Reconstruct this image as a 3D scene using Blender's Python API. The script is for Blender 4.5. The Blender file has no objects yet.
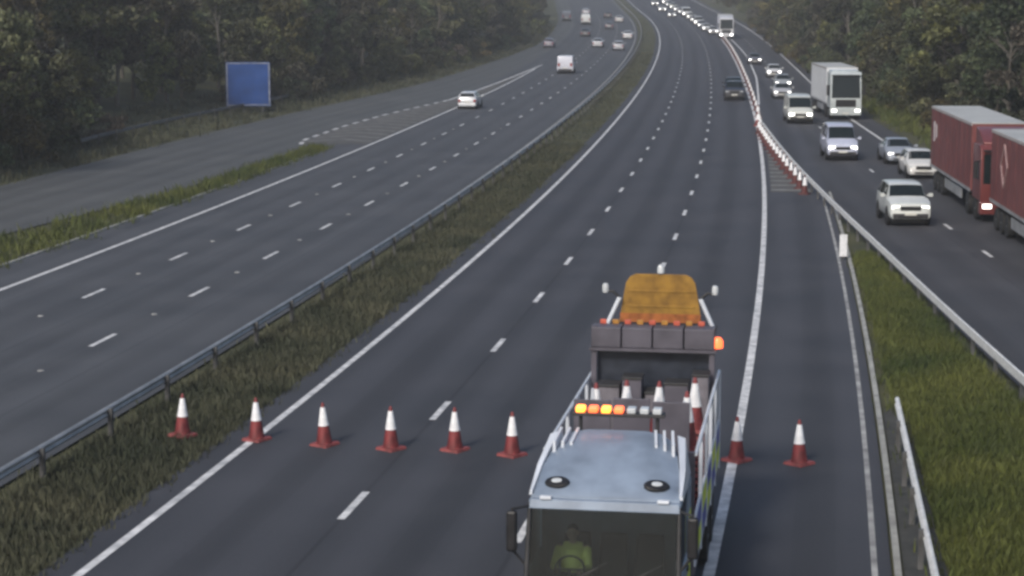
import bpy, math, random
import numpy as np
from mathutils import Vector, Matrix

random.seed(7)
rng = np.random.default_rng(11)
S = bpy.context.scene
C = S.collection
R = math.radians

# ------------------------------------------------------------------ camera, sky, sun, exposure
CAM_H, FOCAL = 10.2, 1960.0            # metres, focal length in pixels of the 1024 px frame
PITCH = math.atan(298.0 / FOCAL)
cam_d = bpy.data.cameras.new('camera')
cam = bpy.data.objects.new('camera', cam_d); C.objects.link(cam)
cam.location = (0, 0, CAM_H)
cam.rotation_euler = (math.pi / 2 - PITCH, 0, 0)
cam_d.sensor_fit = 'HORIZONTAL'; cam_d.sensor_width = 36.0
cam_d.lens = 36.0 * FOCAL / 1024.0
cam_d.clip_start = 0.5; cam_d.clip_end = 4000
S.camera = cam

SUN_EL, SUN_AZ = R(38), R(208)         # azimuth clockwise from +Y: behind the camera, to its left
W = bpy.data.worlds.new('World'); S.world = W; W.use_nodes = True
nt = W.node_tree; nt.nodes.clear()
sky = nt.nodes.new('ShaderNodeTexSky'); sky.sky_type = 'NISHITA'; sky.sun_disc = False
sky.sun_elevation = SUN_EL; sky.sun_rotation = SUN_AZ
sky.air_density = 1.0; sky.dust_density = 3.0; sky.ozone_density = 1.0
bg = nt.nodes.new('ShaderNodeBackground'); bg.inputs[1].default_value = 0.085
wo = nt.nodes.new('ShaderNodeOutputWorld')
nt.links.new(sky.outputs[0], bg.inputs[0]); nt.links.new(bg.outputs[0], wo.inputs[0])
sun_d = bpy.data.lights.new('sun', 'SUN'); sun_d.energy = 1.5; sun_d.angle = R(10); sun_d.color = (1.0, 0.95, 0.88)
sun = bpy.data.objects.new('sun', sun_d); C.objects.link(sun)
sd = Vector((math.sin(SUN_AZ) * math.cos(SUN_EL), math.cos(SUN_AZ) * math.cos(SUN_EL), math.sin(SUN_EL)))
sun.rotation_euler = sd.to_track_quat('Z', 'Y').to_euler()
sun.location = (0, 0, 60)

S.view_settings.view_transform = 'Standard'; S.view_settings.look = 'None'
S.view_settings.gamma = 1.0; S.view_settings.use_curve_mapping = False
S.view_settings.exposure = 0.66
S.cycles.use_denoising = True
S.cycles.filter_width = 3.0             # soft roadside camera
S.cycles.max_bounces = 6; S.cycles.volume_bounces = 0; S.cycles.transparent_max_bounces = 8
S.cycles.volume_step_rate = 10

# ------------------------------------------------------------------ materials
MATS = {}
def mat(name, col, rough=0.6, metal=0.0, vary=0.18, scale=6.0, bump=0.0, spec=0.5, emit=0.0, coat=0.0, island=0.0, obj_rand=0.0, col2=None, coord='Object', bscale=None):
    if name in MATS: return MATS[name]
    m = bpy.data.materials.new(name); m.use_nodes = True
    n = m.node_tree.nodes; l = m.node_tree.links
    b = n['Principled BSDF']
    tc = n.new('ShaderNodeTexCoord')
    nz = n.new('ShaderNodeTexNoise'); nz.inputs['Scale'].default_value = scale; nz.inputs['Detail'].default_value = 5
    l.new(tc.outputs[coord], nz.inputs['Vector'])
    mx = n.new('ShaderNodeMix'); mx.data_type = 'RGBA'
    c = Vector(col)
    lo = c * (1 - vary); hi = c * (1 + vary)
    if col2: lo, hi = Vector(col), Vector(col2)
    mx.inputs[6].default_value = (*lo, 1); mx.inputs[7].default_value = (*hi, 1)
    rmp = n.new('ShaderNodeMapRange'); rmp.inputs[1].default_value = 0.32; rmp.inputs[2].default_value = 0.68
    l.new(nz.outputs[0], rmp.inputs[0]); l.new(rmp.outputs[0], mx.inputs[0])
    out = mx.outputs[2]
    if island or obj_rand:
        hs = n.new('ShaderNodeHueSaturation')
        l.new(out, hs.inputs['Color'])
        val = None
        if island:
            g = n.new('ShaderNodeNewGeometry'); r1 = n.new('ShaderNodeMapRange')
            r1.inputs[3].default_value = 1 - island; r1.inputs[4].default_value = 1 + island
            l.new(g.outputs['Random Per Island'], r1.inputs[0]); val = r1.outputs[0]
        if obj_rand:
            o = n.new('ShaderNodeObjectInfo'); r2 = n.new('ShaderNodeMapRange')
            r2.inputs[3].default_value = 1 - obj_rand; r2.inputs[4].default_value = 1 + obj_rand
            l.new(o.outputs['Random'], r2.inputs[0])
            r3 = n.new('ShaderNodeMapRange'); r3.inputs[3].default_value = 0.45; r3.inputs[4].default_value = 0.54
            wn = n.new('ShaderNodeTexWhiteNoise'); wn.noise_dimensions = '1D'
            l.new(o.outputs['Random'], wn.inputs['W']); l.new(wn.outputs['Value'], r3.inputs[0]); l.new(r3.outputs[0], hs.inputs['Hue'])
            if val is not None:
                mm = n.new('ShaderNodeMath'); mm.operation = 'MULTIPLY'
                l.new(val, mm.inputs[0]); l.new(r2.outputs[0], mm.inputs[1]); val = mm.outputs[0]
            else: val = r2.outputs[0]
        l.new(val, hs.inputs['Value']); out = hs.outputs[0]
    l.new(out, b.inputs['Base Color'])
    rr = n.new('ShaderNodeMapRange'); rr.inputs[3].default_value = max(0.02, rough * 0.85); rr.inputs[4].default_value = min(1, rough * 1.15)
    l.new(nz.outputs[0], rr.inputs[0]); l.new(rr.outputs[0], b.inputs['Roughness'])
    b.inputs['Metallic'].default_value = metal
    b.inputs['Specular IOR Level'].default_value = spec
    b.inputs['Coat Weight'].default_value = coat
    if bump:
        n2 = n.new('ShaderNodeTexNoise'); n2.inputs['Scale'].default_value = bscale or scale * 6; n2.inputs['Detail'].default_value = 4
        l.new(tc.outputs[coord], n2.inputs['Vector'])
        bp = n.new('ShaderNodeBump'); bp.inputs['Strength'].default_value = bump; bp.inputs['Distance'].default_value = 0.02
        l.new(n2.outputs[0], bp.inputs['Height']); l.new(bp.outputs[0], b.inputs['Normal'])
    if emit:
        b.inputs['Emission Color'].default_value = (*col, 1); b.inputs['Emission Strength'].default_value = emit
    MATS[name] = m
    return m

def asphalt(name, col, tracks):
    """Asphalt whose wheel tracks (worn by traffic) run along the strip; UV.x is metres across, UV.y metres along."""
    m = bpy.data.materials.new(name); m.use_nodes = True
    n = m.node_tree.nodes; l = m.node_tree.links; b = n['Principled BSDF']
    tc = n.new('ShaderNodeTexCoord'); sep = n.new('ShaderNodeSeparateXYZ'); l.new(tc.outputs['UV'], sep.inputs[0])
    mp = n.new('ShaderNodeMapping'); mp.inputs['Scale'].default_value = (1.0, 0.035, 1); l.new(tc.outputs['UV'], mp.inputs[0])
    streak = n.new('ShaderNodeTexNoise'); streak.inputs['Scale'].default_value = 1.6; streak.inputs['Detail'].default_value = 5
    l.new(mp.outputs[0], streak.inputs['Vector'])
    patch = n.new('ShaderNodeTexNoise'); patch.inputs['Scale'].default_value = 0.22; patch.inputs['Detail'].default_value = 6
    l.new(tc.outputs['UV'], patch.inputs['Vector'])
    grain = n.new('ShaderNodeTexNoise'); grain.inputs['Scale'].default_value = 14; grain.inputs['Detail'].default_value = 3
    l.new(tc.outputs['Object'], grain.inputs['Vector'])
    def mth(op, a, bb):
        q = n.new('ShaderNodeMath'); q.operation = op
        for i, v in enumerate((a, bb)):
            if isinstance(v, (int, float)): q.inputs[i].default_value = v
            else: l.new(v, q.inputs[i])
        return q.outputs[0]
    w = mth('ADD', mth('MULTIPLY', sep.outputs[0], 2 * math.pi / (tracks / 2)), mth('MULTIPLY', streak.outputs[0], 1.2))
    # dark joint between lanes and oily lane centres
    fr_ = mth('FRACT', mth('ADD', mth('DIVIDE', mth('ADD', sep.outputs[0], 0.0 if tracks < 3.63 else tracks - 0.75), tracks), 100.0), 0)
    dj = mth('ABSOLUTE', mth('SUBTRACT', fr_, 0.5), 0)
    seam = mth('MULTIPLY', mth('GREATER_THAN', dj, 0.487), -0.22)
    oil = mth('MULTIPLY', mth('MULTIPLY', mth('LESS_THAN', dj, 0.11), streak.outputs[0]), -0.16)
    trk = mth('MULTIPLY', mth('COSINE', w, 0), 0.12)
    f = mth('ADD', mth('MULTIPLY', streak.outputs[0], 0.34), mth('MULTIPLY', patch.outputs[0], 0.85))
    f = mth('ADD', f, mth('MULTIPLY', grain.outputs[0], 0.42))
    f = mth('ADD', mth('ADD', mth('ADD', f, trk), seam), oil)
    f = mth('ADD', f, 0.2)
    vm = n.new('ShaderNodeVectorMath'); vm.operation = 'SCALE'; vm.inputs[0].default_value = col
    l.new(f, vm.inputs['Scale']); l.new(vm.outputs[0], b.inputs['Base Color'])
    rg = n.new('ShaderNodeMapRange'); rg.inputs[3].default_value = 0.62; rg.inputs[4].default_value = 0.92
    l.new(patch.outputs[0], rg.inputs[0]); l.new(rg.outputs[0], b.inputs['Roughness'])
    b.inputs['Specular IOR Level'].default_value = 0.35
    bp = n.new('ShaderNodeBump'); bp.inputs['Strength'].default_value = 0.35; bp.inputs['Distance'].default_value = 0.01
    l.new(grain.outputs[0], bp.inputs['Height']); l.new(bp.outputs[0], b.inputs['Normal'])
    return m

M_ASPH = asphalt('asphalt_main', (0.046, 0.048, 0.057), 3.65)
M_ASPH_L = asphalt('asphalt_left', (0.062, 0.066, 0.074), 3.45)
M_ASPH_E = asphalt('asphalt_entry', (0.078, 0.082, 0.083), 3.6)
M_ASPH_S = asphalt('asphalt_slip', (0.048, 0.049, 0.055), 3.6)
M_GORE = mat('gore_surface', (0.075, 0.075, 0.072), 0.85, vary=0.25, scale=1.5, bump=0.3)
M_PAINT = mat('road_paint', (0.36, 0.37, 0.38), 0.7, col2=(0.76, 0.76, 0.76), scale=2.6, bump=0.2)
M_PAINT_OLD = mat('worn_road_paint', (0.16, 0.16, 0.16), 0.8, col2=(0.42, 0.42, 0.41), scale=1.6)
M_FAINT = mat('faint_road_paint', (0.085, 0.085, 0.083), 0.85, col2=(0.20, 0.20, 0.195), scale=1.2)
M_KERB = mat('kerb_concrete', (0.30, 0.30, 0.28), 0.85, vary=0.3, scale=2.0, bump=0.4)
M_GALV = mat('galvanised_steel', (0.30, 0.31, 0.32), 0.5, metal=0.2, vary=0.25, scale=1.4)
M_GALV_D = mat('dull_steel_post', (0.10, 0.10, 0.10), 0.6, metal=0.3, vary=0.35, scale=3)
M_WHITE = mat('white_paint', (0.72, 0.73, 0.74), 0.35, vary=0.08, coat=0.3)
M_RETRO = mat('white_reflective_sleeve', (0.78, 0.79, 0.81), 0.4, vary=0.16, scale=7)
M_ORANGE = mat('cone_orange', (0.165, 0.026, 0.028), 0.55, vary=0.45, scale=5)
M_CONEBASE = mat('cone_base_rubber', (0.22, 0.05, 0.05), 0.7, vary=0.45, scale=5)
M_BLACK = mat('black_plastic', (0.012, 0.012, 0.014), 0.5, vary=0.3)
M_RUBBER = mat('tyre_rubber', (0.014, 0.014, 0.014), 0.85, vary=0.3, bump=0.2)
M_RIM = mat('wheel_rim', (0.35, 0.36, 0.37), 0.35, metal=0.7)
M_CHASSIS = mat('chassis_grey', (0.03, 0.03, 0.032), 0.6, vary=0.3)
M_GLASS = mat('dark_window_glass', (0.010, 0.015, 0.016), 0.08, vary=0.2, spec=0.28)
M_LAMP = mat('lamp_lens', (0.55, 0.58, 0.6), 0.12, vary=0.1)
M_LAMP_ON = mat('lit_headlight', (1.0, 0.97, 0.92), 0.2, vary=0.02, emit=7.0)
M_LAMP_DIP = mat('dipped_headlight', (1.0, 0.97, 0.92), 0.2, vary=0.02, emit=2.5)
M_TAIL = mat('tail_lamp_red', (0.25, 0.012, 0.012), 0.25)
M_AMBER_ON = mat('lit_amber_lamp', (1.0, 0.25, 0.03), 0.3, vary=0.02, emit=3.0)
M_RED_ON = mat('lit_orange_lamp', (1.0, 0.14, 0.04), 0.3, vary=0.02, emit=1.6)
M_AMBER = mat('amber_lens', (0.35, 0.13, 0.02), 0.25)
M_PLATE = mat('number_plate', (0.6, 0.6, 0.55), 0.5, vary=0.05)
M_FABRIC = mat('cab_trim', (0.012, 0.012, 0.014), 0.9, vary=0.25)
M_BARK = mat('bark', (0.11, 0.10, 0.085), 0.9, vary=0.35, scale=4, bump=0.6)
LEAF = [mat('leaf_dark', (0.026, 0.037, 0.017), 0.65, col2=(0.125, 0.142, 0.066), scale=0.4, island=0.55, obj_rand=0.55),
        mat('leaf_olive', (0.040, 0.046, 0.016), 0.65, col2=(0.165, 0.158, 0.054), scale=0.4, island=0.55, obj_rand=0.55),
        mat('leaf_brown', (0.038, 0.037, 0.026), 0.7, col2=(0.140, 0.124, 0.084), scale=0.4, island=0.55, obj_rand=0.5)]
for lm in LEAF:                         # thin leaves let some light through
    n = lm.node_tree.nodes; l = lm.node_tree.links
    tr = n.new('ShaderNodeBsdfTranslucent'); mixs = n.new('ShaderNodeMixShader'); mixs.inputs[0].default_value = 0.25
    src = n['Principled BSDF'].inputs['Base Color'].links[0].from_socket
    l.new(src, tr.inputs[0]); l.new(n['Principled BSDF'].outputs[0], mixs.inputs[1]); l.new(tr.outputs[0], mixs.inputs[2])
    l.new(mixs.outputs[0], n['Material Output'].inputs[0])
M_GRASS = mat('verge_grass', (0.030, 0.048, 0.008), 0.7, col2=(0.092, 0.102, 0.020), scale=0.25, island=0.4)
M_GRASS_DRY = mat('reserve_grass', (0.028, 0.036, 0.020), 0.75, col2=(0.078, 0.078, 0.046), scale=0.3, island=0.45)
M_SOIL = mat('verge_soil', (0.030, 0.034, 0.012), 0.95, col2=(0.075, 0.074, 0.028), scale=0.35, bump=0.8, bscale=3)

def glass_clear(name):
    m = bpy.data.materials.new(name); m.use_nodes = True
    n = m.node_tree.nodes; l = m.node_tree.links; n.remove(n['Principled BSDF'])
    t = n.new('ShaderNodeBsdfTransparent'); t.inputs[0].default_value = (0.55, 0.60, 0.60, 1)
    g = n.new('ShaderNodeBsdfGlossy'); g.inputs['Roughness'].default_value = 0.03
    f = n.new('ShaderNodeFresnel'); f.inputs[0].default_value = 1.33
    mx = n.new('ShaderNodeMixShader')
    l.new(f.outputs[0], mx.inputs[0]); l.new(t.outputs[0], mx.inputs[1]); l.new(g.outputs[0], mx.inputs[2])
    l.new(mx.outputs[0], n['Material Output'].inputs[0])
    return m
M_SCREEN = glass_clear('windscreen_glass')

def paint(col, name=None):
    return mat('car_paint_%.2f_%.2f_%.2f' % tuple(col), col, 0.32, metal=0.15, vary=0.06, scale=2, coat=0.5)

# ------------------------------------------------------------------ mesh helpers
class MB:
    def __init__(self): self.v = []; self.f = []
    def add(self, vs, fs):
        o = len(self.v); self.v += [tuple(p) for p in vs]; self.f += [tuple(i + o for i in q) for q in fs]; return self
    def box(self, x0, x1, y0, y1, z0, z1):
        vs = [(x, y, z) for z in (z0, z1) for y in (y0, y1) for x in (x0, x1)]
        return self.add(vs, [(0, 2, 3, 1), (4, 5, 7, 6), (0, 1, 5, 4), (2, 6, 7, 3), (0, 4, 6, 2), (1, 3, 7, 5)])
    def hexa(self, p):   # bottom ring 4, top ring 4
        return self.add(p, [(3, 2, 1, 0), (4, 5, 6, 7), (0, 1, 5, 4), (1, 2, 6, 5), (2, 3, 7, 6), (3, 0, 4, 7)])
    def loft(self, rings, cap=True, closed=True):
        n = len(rings[0]); vs = [p for r in rings for p in r]; fs = []
        for i in range(len(rings) - 1):
            for j in range(n if closed else n - 1):
                a, b = i * n + j, i * n + (j + 1) % n
                fs.append((a, b, b + n, a + n))
        if cap: fs += [tuple(range(n))[::-1], tuple(range((len(rings) - 1) * n, len(rings) * n))]
        return self.add(vs, fs)
    def tube(self, p0, p1, r0, r1=None, n=8):
        r1 = r0 if r1 is None else r1
        p0, p1 = Vector(p0), Vector(p1); d = (p1 - p0).normalized()
        a = d.orthogonal().normalized(); b = d.cross(a)
        ring = lambda p, r: [p + a * (r * math.cos(2 * math.pi * k / n)) + b * (r * math.sin(2 * math.pi * k / n)) for k in range(n)]
        return self.loft([ring(p0, r0), ring(p1, r1)])
    def lathe(self, prof, n=20, c=(0, 0, 0), axis='Z'):
        rings = []
        for r, h in prof:
            ring = []
            for k in range(n):
                a = 2 * math.pi * k / n; x, y = r * math.cos(a), r * math.sin(a)
                p = (x, y, h) if axis == 'Z' else ((x, h, y) if axis == 'Y' else (h, x, y))
                ring.append((p[0] + c[0], p[1] + c[1], p[2] + c[2]))
            rings.append(ring)
        return self.loft(rings)
    def ball(self, c, r, n=10, sq=(1, 1, 1)):
        prof = [(math.sin(math.pi * k / 6) * r if 0 < k < 6 else r * 0.05, -math.cos(math.pi * k / 6) * r) for k in range(7)]
        rings = []
        for rr, h in prof:
            rings.append([(c[0] + rr * math.cos(2 * math.pi * k / n) * sq[0], c[1] + rr * math.sin(2 * math.pi * k / n) * sq[1], c[2] + h * sq[2]) for k in range(n)])
        return self.loft(rings)
    def mesh(self, name, smooth=None):
        me = bpy.data.meshes.new(name); me.from_pydata(self.v, [], self.f); me.update()
        if smooth:
            me.polygons.foreach_set('use_smooth', [True] * len(me.polygons)); me.set_sharp_from_angle(angle=R(smooth))
        return me
    def build(self, name, material, parent=None, smooth=None, bevel=0):
        return link(name, self.mesh(name, smooth), material, parent, bevel)

def link(name, me, material, parent=None, bevel=0):
    if material is not None and not me.materials: me.materials.append(material)
    o = bpy.data.objects.new(name, me); C.objects.link(o)
    if parent is not None: o.parent = parent
    if bevel:
        m = o.modifiers.new('bevel', 'BEVEL'); m.width = bevel; m.segments = 2; m.limit_method = 'ANGLE'; m.angle_limit = R(40)
    return o
def box(name, x0, x1, y0, y1, z0, z1, m, parent=None, bevel=0): return MB().box(x0, x1, y0, y1, z0, z1).build(name, m, parent, None, bevel)
def tag(o, label=None, cat=None, group=None, kind=None):
    if label: o['label'] = label
    if cat: o['category'] = cat
    if group: o['group'] = group
    if kind: o['kind'] = kind
    return o
def thing(name, loc, rz, label, cat, group=None, pitch=0.0):
    o = bpy.data.objects.new(name, None); C.objects.link(o); o.empty_display_size = 0.3
    o.location = loc; o.rotation_euler = (0, pitch, rz)
    return tag(o, label, cat, group)
def copy_tree(o, parent=None):
    c = o.copy(); C.objects.link(c)
    if parent is not None: c.parent = parent
    for ch in [k for k in KIDS.get(o.name, [])]:
        d = copy_tree(ch, c)
    return c
KIDS = {}
def register(o):
    KIDS[o.name] = list(o.children)
    for ch in o.children: register(ch)

# ------------------------------------------------------------------ the lie of the land
def zf(Y): return 5.2e-5 * max(0.0, min(Y, 640) - 180) ** 2 + (max(0.0, Y - 640) * 0.048)
PC = [0.01610, -0.3100, 1.9411, -6.1890, 20.1749, -13.7622]
def _poly(Y): return float(np.polyval(PC, Y / 100.0))
def MX(Y):                               # x of the main carriageway's left edge line
    if Y > 480: return _poly(480) + 0.012 * (Y - 480)
    if Y < 20: return _poly(20) + 0.19 * (Y - 20)
    return _poly(Y)
def P(t, o):
    d = (MX(t + 1) - MX(t - 1)) / 2; k = 1 / math.hypot(1, d)
    return (MX(t) + o * k, t - o * d * k)
def head(t):
    d = (MX(t + 1) - MX(t - 1)) / 2; return d
def lin(pts):
    ys = [p[0] for p in pts]; xs = [p[1] for p in pts]
    return lambda Y: float(np.interp(Y, ys, xs))
def smooth_lin(pts):
    f = lin(pts)
    return lambda Y: sum(f(Y + k) for k in (-12, -8, -4, 0, 4, 8, 12)) / 7
_bar = [(-30, 12.3), (20, 12.75), (40, 13.2), (50.7, 13.5), (60.4, 14.0), (73.3, 14.6), (96.3, 15.7), (120, 17.2), (145.1, 19.15)]
for Y in range(165, 700, 20): _bar.append((Y, P(Y, 11.3)[0]))
BX = smooth_lin(_bar)                    # left edge of the right-hand slip road
_sf = [(-30, -44), (40, -36), (70, -31.2), (101.8, -26.7), (117.4, -24.9), (134.8, -22.6), (166, -17.9), (212.6, -9.9), (270, -2.5), (328.6, 4.6)]
for Y in range(360, 700, 20): _sf.append((Y, P(Y, -20.3)[0]))
SFX = smooth_lin(_sf)                    # far edge of the left-hand slip road
_si = [(-30, -47), (40, -30.5), (60, -26.3), (82, -21.6), (91.4, -19.3), (103.3, -16.7), (126.3, -13.5)]
SIX = lin(_si)
_tl = [(-30, -50), (40, -42), (70, -37), (106, -29.5), (135, -28.3), (158, -24.8), (193, -19.4), (248, -10.5), (300, -3.5), (370, 4.0)]
for Y in range(400, 720, 20): _tl.append((Y, MX(Y) - 24.5))
TLX = smooth_lin(_tl)                    # left tree line
_tr = [(-30, 36), (60, 32.5), (110, 31.6), (144.6, 31.6), (176, 33.2), (248, 37.6), (348, 45.0)]
for Y in range(380, 720, 20): _tr.append((Y, MX(Y) + 20.5))
TRX = smooth_lin(_tr)                    # right tree line
def bank(X, Y):
    h = 0.0
    a = TLX(Y) - X
    if a > 0: h += 4.5 * min(1, a / 22.0) ** 1.2
    b = X - TRX(Y)
    if b > 0: h += 4.5 * min(1, b / 22.0) ** 1.2
    return h
def gz(X, Y): return zf(Y) + bank(X, Y) - 0.06

xs = list(np.concatenate([np.linspace(-520, -75, 14), np.arange(-72, 75, 3.0), np.linspace(80, 520, 14)]))
ys = list(np.concatenate([np.linspace(-300, -40, 8), np.arange(-35, 705, 5.0), np.linspace(715, 1200, 14)]))
gm = MB(); gm.v = [(x, y, gz(x, y)) for y in ys for x in xs]
nx = len(xs)
gm.f = [(j * nx + i, j * nx + i + 1, (j + 1) * nx + i + 1, (j + 1) * nx + i) for j in range(len(ys) - 1) for i in range(nx - 1)]
ground = gm.build('ground', M_SOIL, None, 80); ground['kind'] = 'structure'

def ribbon(name, left, right, dz, material, parent=None, kind=None):
    n = len(left); v = []; uv = []; s = 0
    for i in range(n):
        (x0, y0), (x1, y1) = left[i], right[i]
        if i: s += math.hypot(x0 - left[i - 1][0], y0 - left[i - 1][1])
        v += [(x0, y0, zf(y0) + dz), (x1, y1, zf(y1) + dz)]
        w = math.hypot(x1 - x0, y1 - y0); uv += [(0, s), (w, s)]
    f = [(2 * i, 2 * i + 1, 2 * i + 3, 2 * i + 2) for i in range(n - 1)]
    me = bpy.data.meshes.new(name); me.from_pydata(v, [], f); me.update()
    ul = me.uv_layers.new(name='UVMap')
    for lp in me.loops: ul.data[lp.index].uv = uv[lp.vertex_index]
    o = link(name, me, material, parent)
    if kind: o['kind'] = kind
    return o
def T(t0, t1, st): return [t0 + (t1 - t0) * k / max(1, round((t1 - t0) / st)) for k in range(max(1, round((t1 - t0) / st)) + 1)]
def off(t0, t1, st, o0, o1=None):
    o1 = o0 if o1 is None else o1
    return [P(t, o0 + (o1 - o0) * (t - t0) / (t1 - t0)) for t in T(t0, t1, st)]

main_road = ribbon('main_carriageway', off(-30, 660, 5, -0.75), off(-30, 660, 5, 14.15), 0.0, M_ASPH, kind='structure')
left_road = ribbon('left_carriageway', off(-30, 660, 5, -17.1), off(-30, 660, 5, -3.95), 0.0, M_ASPH_L, kind='structure')
tt = T(-30, 650, 5)
def slip_w(Y): return float(np.interp(Y, [60, 100, 125, 300], [10.2, 9.6, 8.2, 8.0]))
slip_right = ribbon('exit_slip_road', [(BX(Y) - 0.35, Y) for Y in tt], [(BX(Y) + slip_w(Y) + (1.0 if Y < 110 else 0.6), Y) for Y in tt], -0.006, M_ASPH_S, kind='structure')
def left_in(Y): return SIX(Y) if Y < 122 else P(Y, -15.5)[0]
slip_left = ribbon('entry_slip_road', [(SFX(Y) - 0.3, Y) for Y in tt], [(left_in(Y), Y) for Y in tt], -0.006, M_ASPH_E, kind='structure')

# solid painted lines, each a piece of its road
ribbon('edge_line', off(-20, 650, 4, -0.09), off(-20, 650, 4, 0.09), 0.005, M_PAINT, main_road)
ribbon('edge_line', off(-20, 395, 4, 10.86), off(-20, 395, 4, 11.07), 0.005, M_PAINT, main_road)
ribbon('shoulder_line', off(-20, 100, 4, 13.80), off(-20, 100, 4, 13.91), 0.005, M_PAINT_OLD, main_road)
ribbon('edge_line', off(-20, 250, 4, -15.0), off(-20, 250, 4, -14.8), 0.005, M_PAINT, left_road)
ribbon('edge_line', off(-20, 640, 4, -4.5), off(-20, 640, 4, -4.36), 0.005, M_PAINT_OLD, left_road)
NOSE = [(126.3, -13.9), (134.8, -14.3), (148, -12.8), (162, -10.6), (184.4, -5.9), (215, -1.9), (248, 2.2), (262, 4.0)]
NX = lin(NOSE)
yy = T(184, 262, 4)
ly = T(131, 236, 3)
ribbon('hatched_area', [(NX(Y) + .2, Y) for Y in ly], [(max(NX(Y) + .4, P(Y - 1.8, -15.2)[0]), Y) for Y in ly], 0.0065, M_GORE, left_road)
for Y in np.arange(131, 183, 3.4): ribbon('nose_mark', [(NX(Y) - .15, Y), (NX(Y + 1.7) - .15, Y + 1.7)], [(NX(Y) + .15, Y), (NX(Y + 1.7) + .15, Y + 1.7)], 0.010, M_PAINT, left_road)
ribbon('nose_line', [(NX(Y) - 0.1, Y) for Y in yy], [(NX(Y) + 0.14, Y) for Y in yy], 0.006, M_PAINT, left_road)
k = 0
for Y in np.arange(133, 236, 3.2):      # hatching between the merging lanes
    a, b = NX(Y) + 0.3, P(Y - 1.4, -15.3)[0]
    if b - a > 0.9:
        m = (a + b) / 2
        ribbon('chevron_bar', [(a, Y), (m, Y + 2.2), (b, Y)], [(a, Y + 0.9), (m, Y + 3.1), (b, Y + 0.9)], 0.009, M_FAINT, left_road)
# slip road lines
s2 = T(124, 640, 4)
ribbon('edge_line', [(BX(Y) + 7.0, Y) for Y in s2], [(BX(Y) + 7.2, Y) for Y in s2], 0.004, M_PAINT, slip_right)
s2 = T(176, 372, 4)
ribbon('lane_line', [(P(Y, np.interp(Y, [176, 230, 290, 372], [11.6, 12.6, 13.0, 12.5]))[0], Y) for Y in s2], [(P(Y, np.interp(Y, [176, 230, 290, 372], [11.6, 12.6, 13.0, 12.5]) + .2)[0], Y) for Y in s2], 0.006, M_PAINT, slip_right)
s2 = T(-20, 120, 4)
ribbon('edge_line', [(BX(Y) + slip_w(Y) + 0.1, Y) for Y in s2], [(BX(Y) + slip_w(Y) + 0.25, Y) for Y in s2], 0.0, M_PAINT_OLD, slip_right)

def dashes(road, o, width, module, mark, t0, t1, phase, name='lane_mark', material=None, x=None):
    t = t0 + phase
    while t < t1:
        if x: Lp = [(x(t) - width / 2, t), (x(t + mark) - width / 2, t + mark)]; Rp = [(x(t) + width / 2, t), (x(t + mark) + width / 2, t + mark)]
        else: Lp = off(t, t + mark, mark, o - width / 2); Rp = off(t, t + mark, mark, o + width / 2)
        ribbon(name, Lp, Rp, 0.005, material or M_PAINT, road)
        t += module
MOD = 8.93
dashes(main_road, 3.65, 0.16, MOD, 2.1, 0, 520, 1.95)
dashes(main_road, 7.30, 0.16, MOD, 2.1, 0, 520, 0.9)
dashes(left_road, -8.0, 0.16, 9.4, 2.1, 0, 480, 7.65)
dashes(left_road, -11.45, 0.16, 9.4, 2.1, 0, 480, 6.8)
dashes(slip_right, 0, 0.15, 8.9, 1.9, 20, 480, 1.6, x=lambda Y: BX(Y) + 3.85)
# cat's eye studs midway between the marks of the left carriageway
for o_, ph in ((-8.0, 7.65), (-11.45, 6.8)):
    for k in range(3, 15):
        px_, py_ = P(ph + k * 9.4 + 5.7, o_)
        MB().lathe([(0.10, 0.0), (0.09, 0.022), (0.03, 0.03)], 8, (px_, py_, zf(py_))).build('road_stud', M_PAINT_OLD, left_road)

# lighter nose of paving where the slip road leaves
gy = T(101, 148, 3)
gore = ribbon('gore_paving', [P(Y, 11.3) for Y in gy], [(max(P(Y, 11.5)[0], min(BX(Y - 1.5) - 0.65, P(Y, 13.6)[0])), P(Y, 12.5)[1]) for Y in gy], 0.005, M_GORE, kind='structure')
for Y in np.arange(102, 140, 2.4):
    xr = max(P(Y, 11.7)[0], min(BX(Y - 1.5) - 0.6, P(Y, 13.5)[0])); xl, yl = P(Y, 11.35)
    ribbon('rumble_bar', [(xl, yl), (xr, yl - 0.2)], [(xl, yl + 0.3), (xr, yl + 0.1)], 0.010, M_PAINT_OLD, gore)
# concrete channel along the hard shoulder
kerb = MB(); rings = []
for t in T(-20, 101, 3):
    pts = []
    for o_, z_ in ((14.20, -0.05), (14.20, 0.06), (14.32, 0.07), (14.34, -0.05)):
        x_, y_ = P(t, o_); pts.append((x_, y_, zf(y_) + z_))
    rings.append(pts)
kerb.loft(rings).build('kerb', M_KERB)['kind'] = 'structure'

lk = MB(); rings = []
for t in T(-20, 122, 3):
    pts = []
    for o_, z_ in ((-17.26, -0.05), (-17.26, 0.05), (-17.12, 0.05), (-17.11, -0.05)):
        x_, y_ = P(t, o_); pts.append((x_, y_, zf(y_) + z_))
    rings.append(pts)
lk.loft(rings).build('kerb', M_KERB)['kind'] = 'structure'
M_GRAVEL = mat('drain_gravel', (0.030, 0.031, 0.029), 0.95, col2=(0.062, 0.062, 0.056), scale=3, bump=.8)
ribbon('drain_strip', off(-20, 49, 3, 14.37), [(float(np.interp(y, [20, 34.5, 45.2, 49], [5.7, 7.85, 9.35, 9.6])), y) for y in T(-20, 49, 3)], -0.03, M_GRAVEL, kind='structure')

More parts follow.
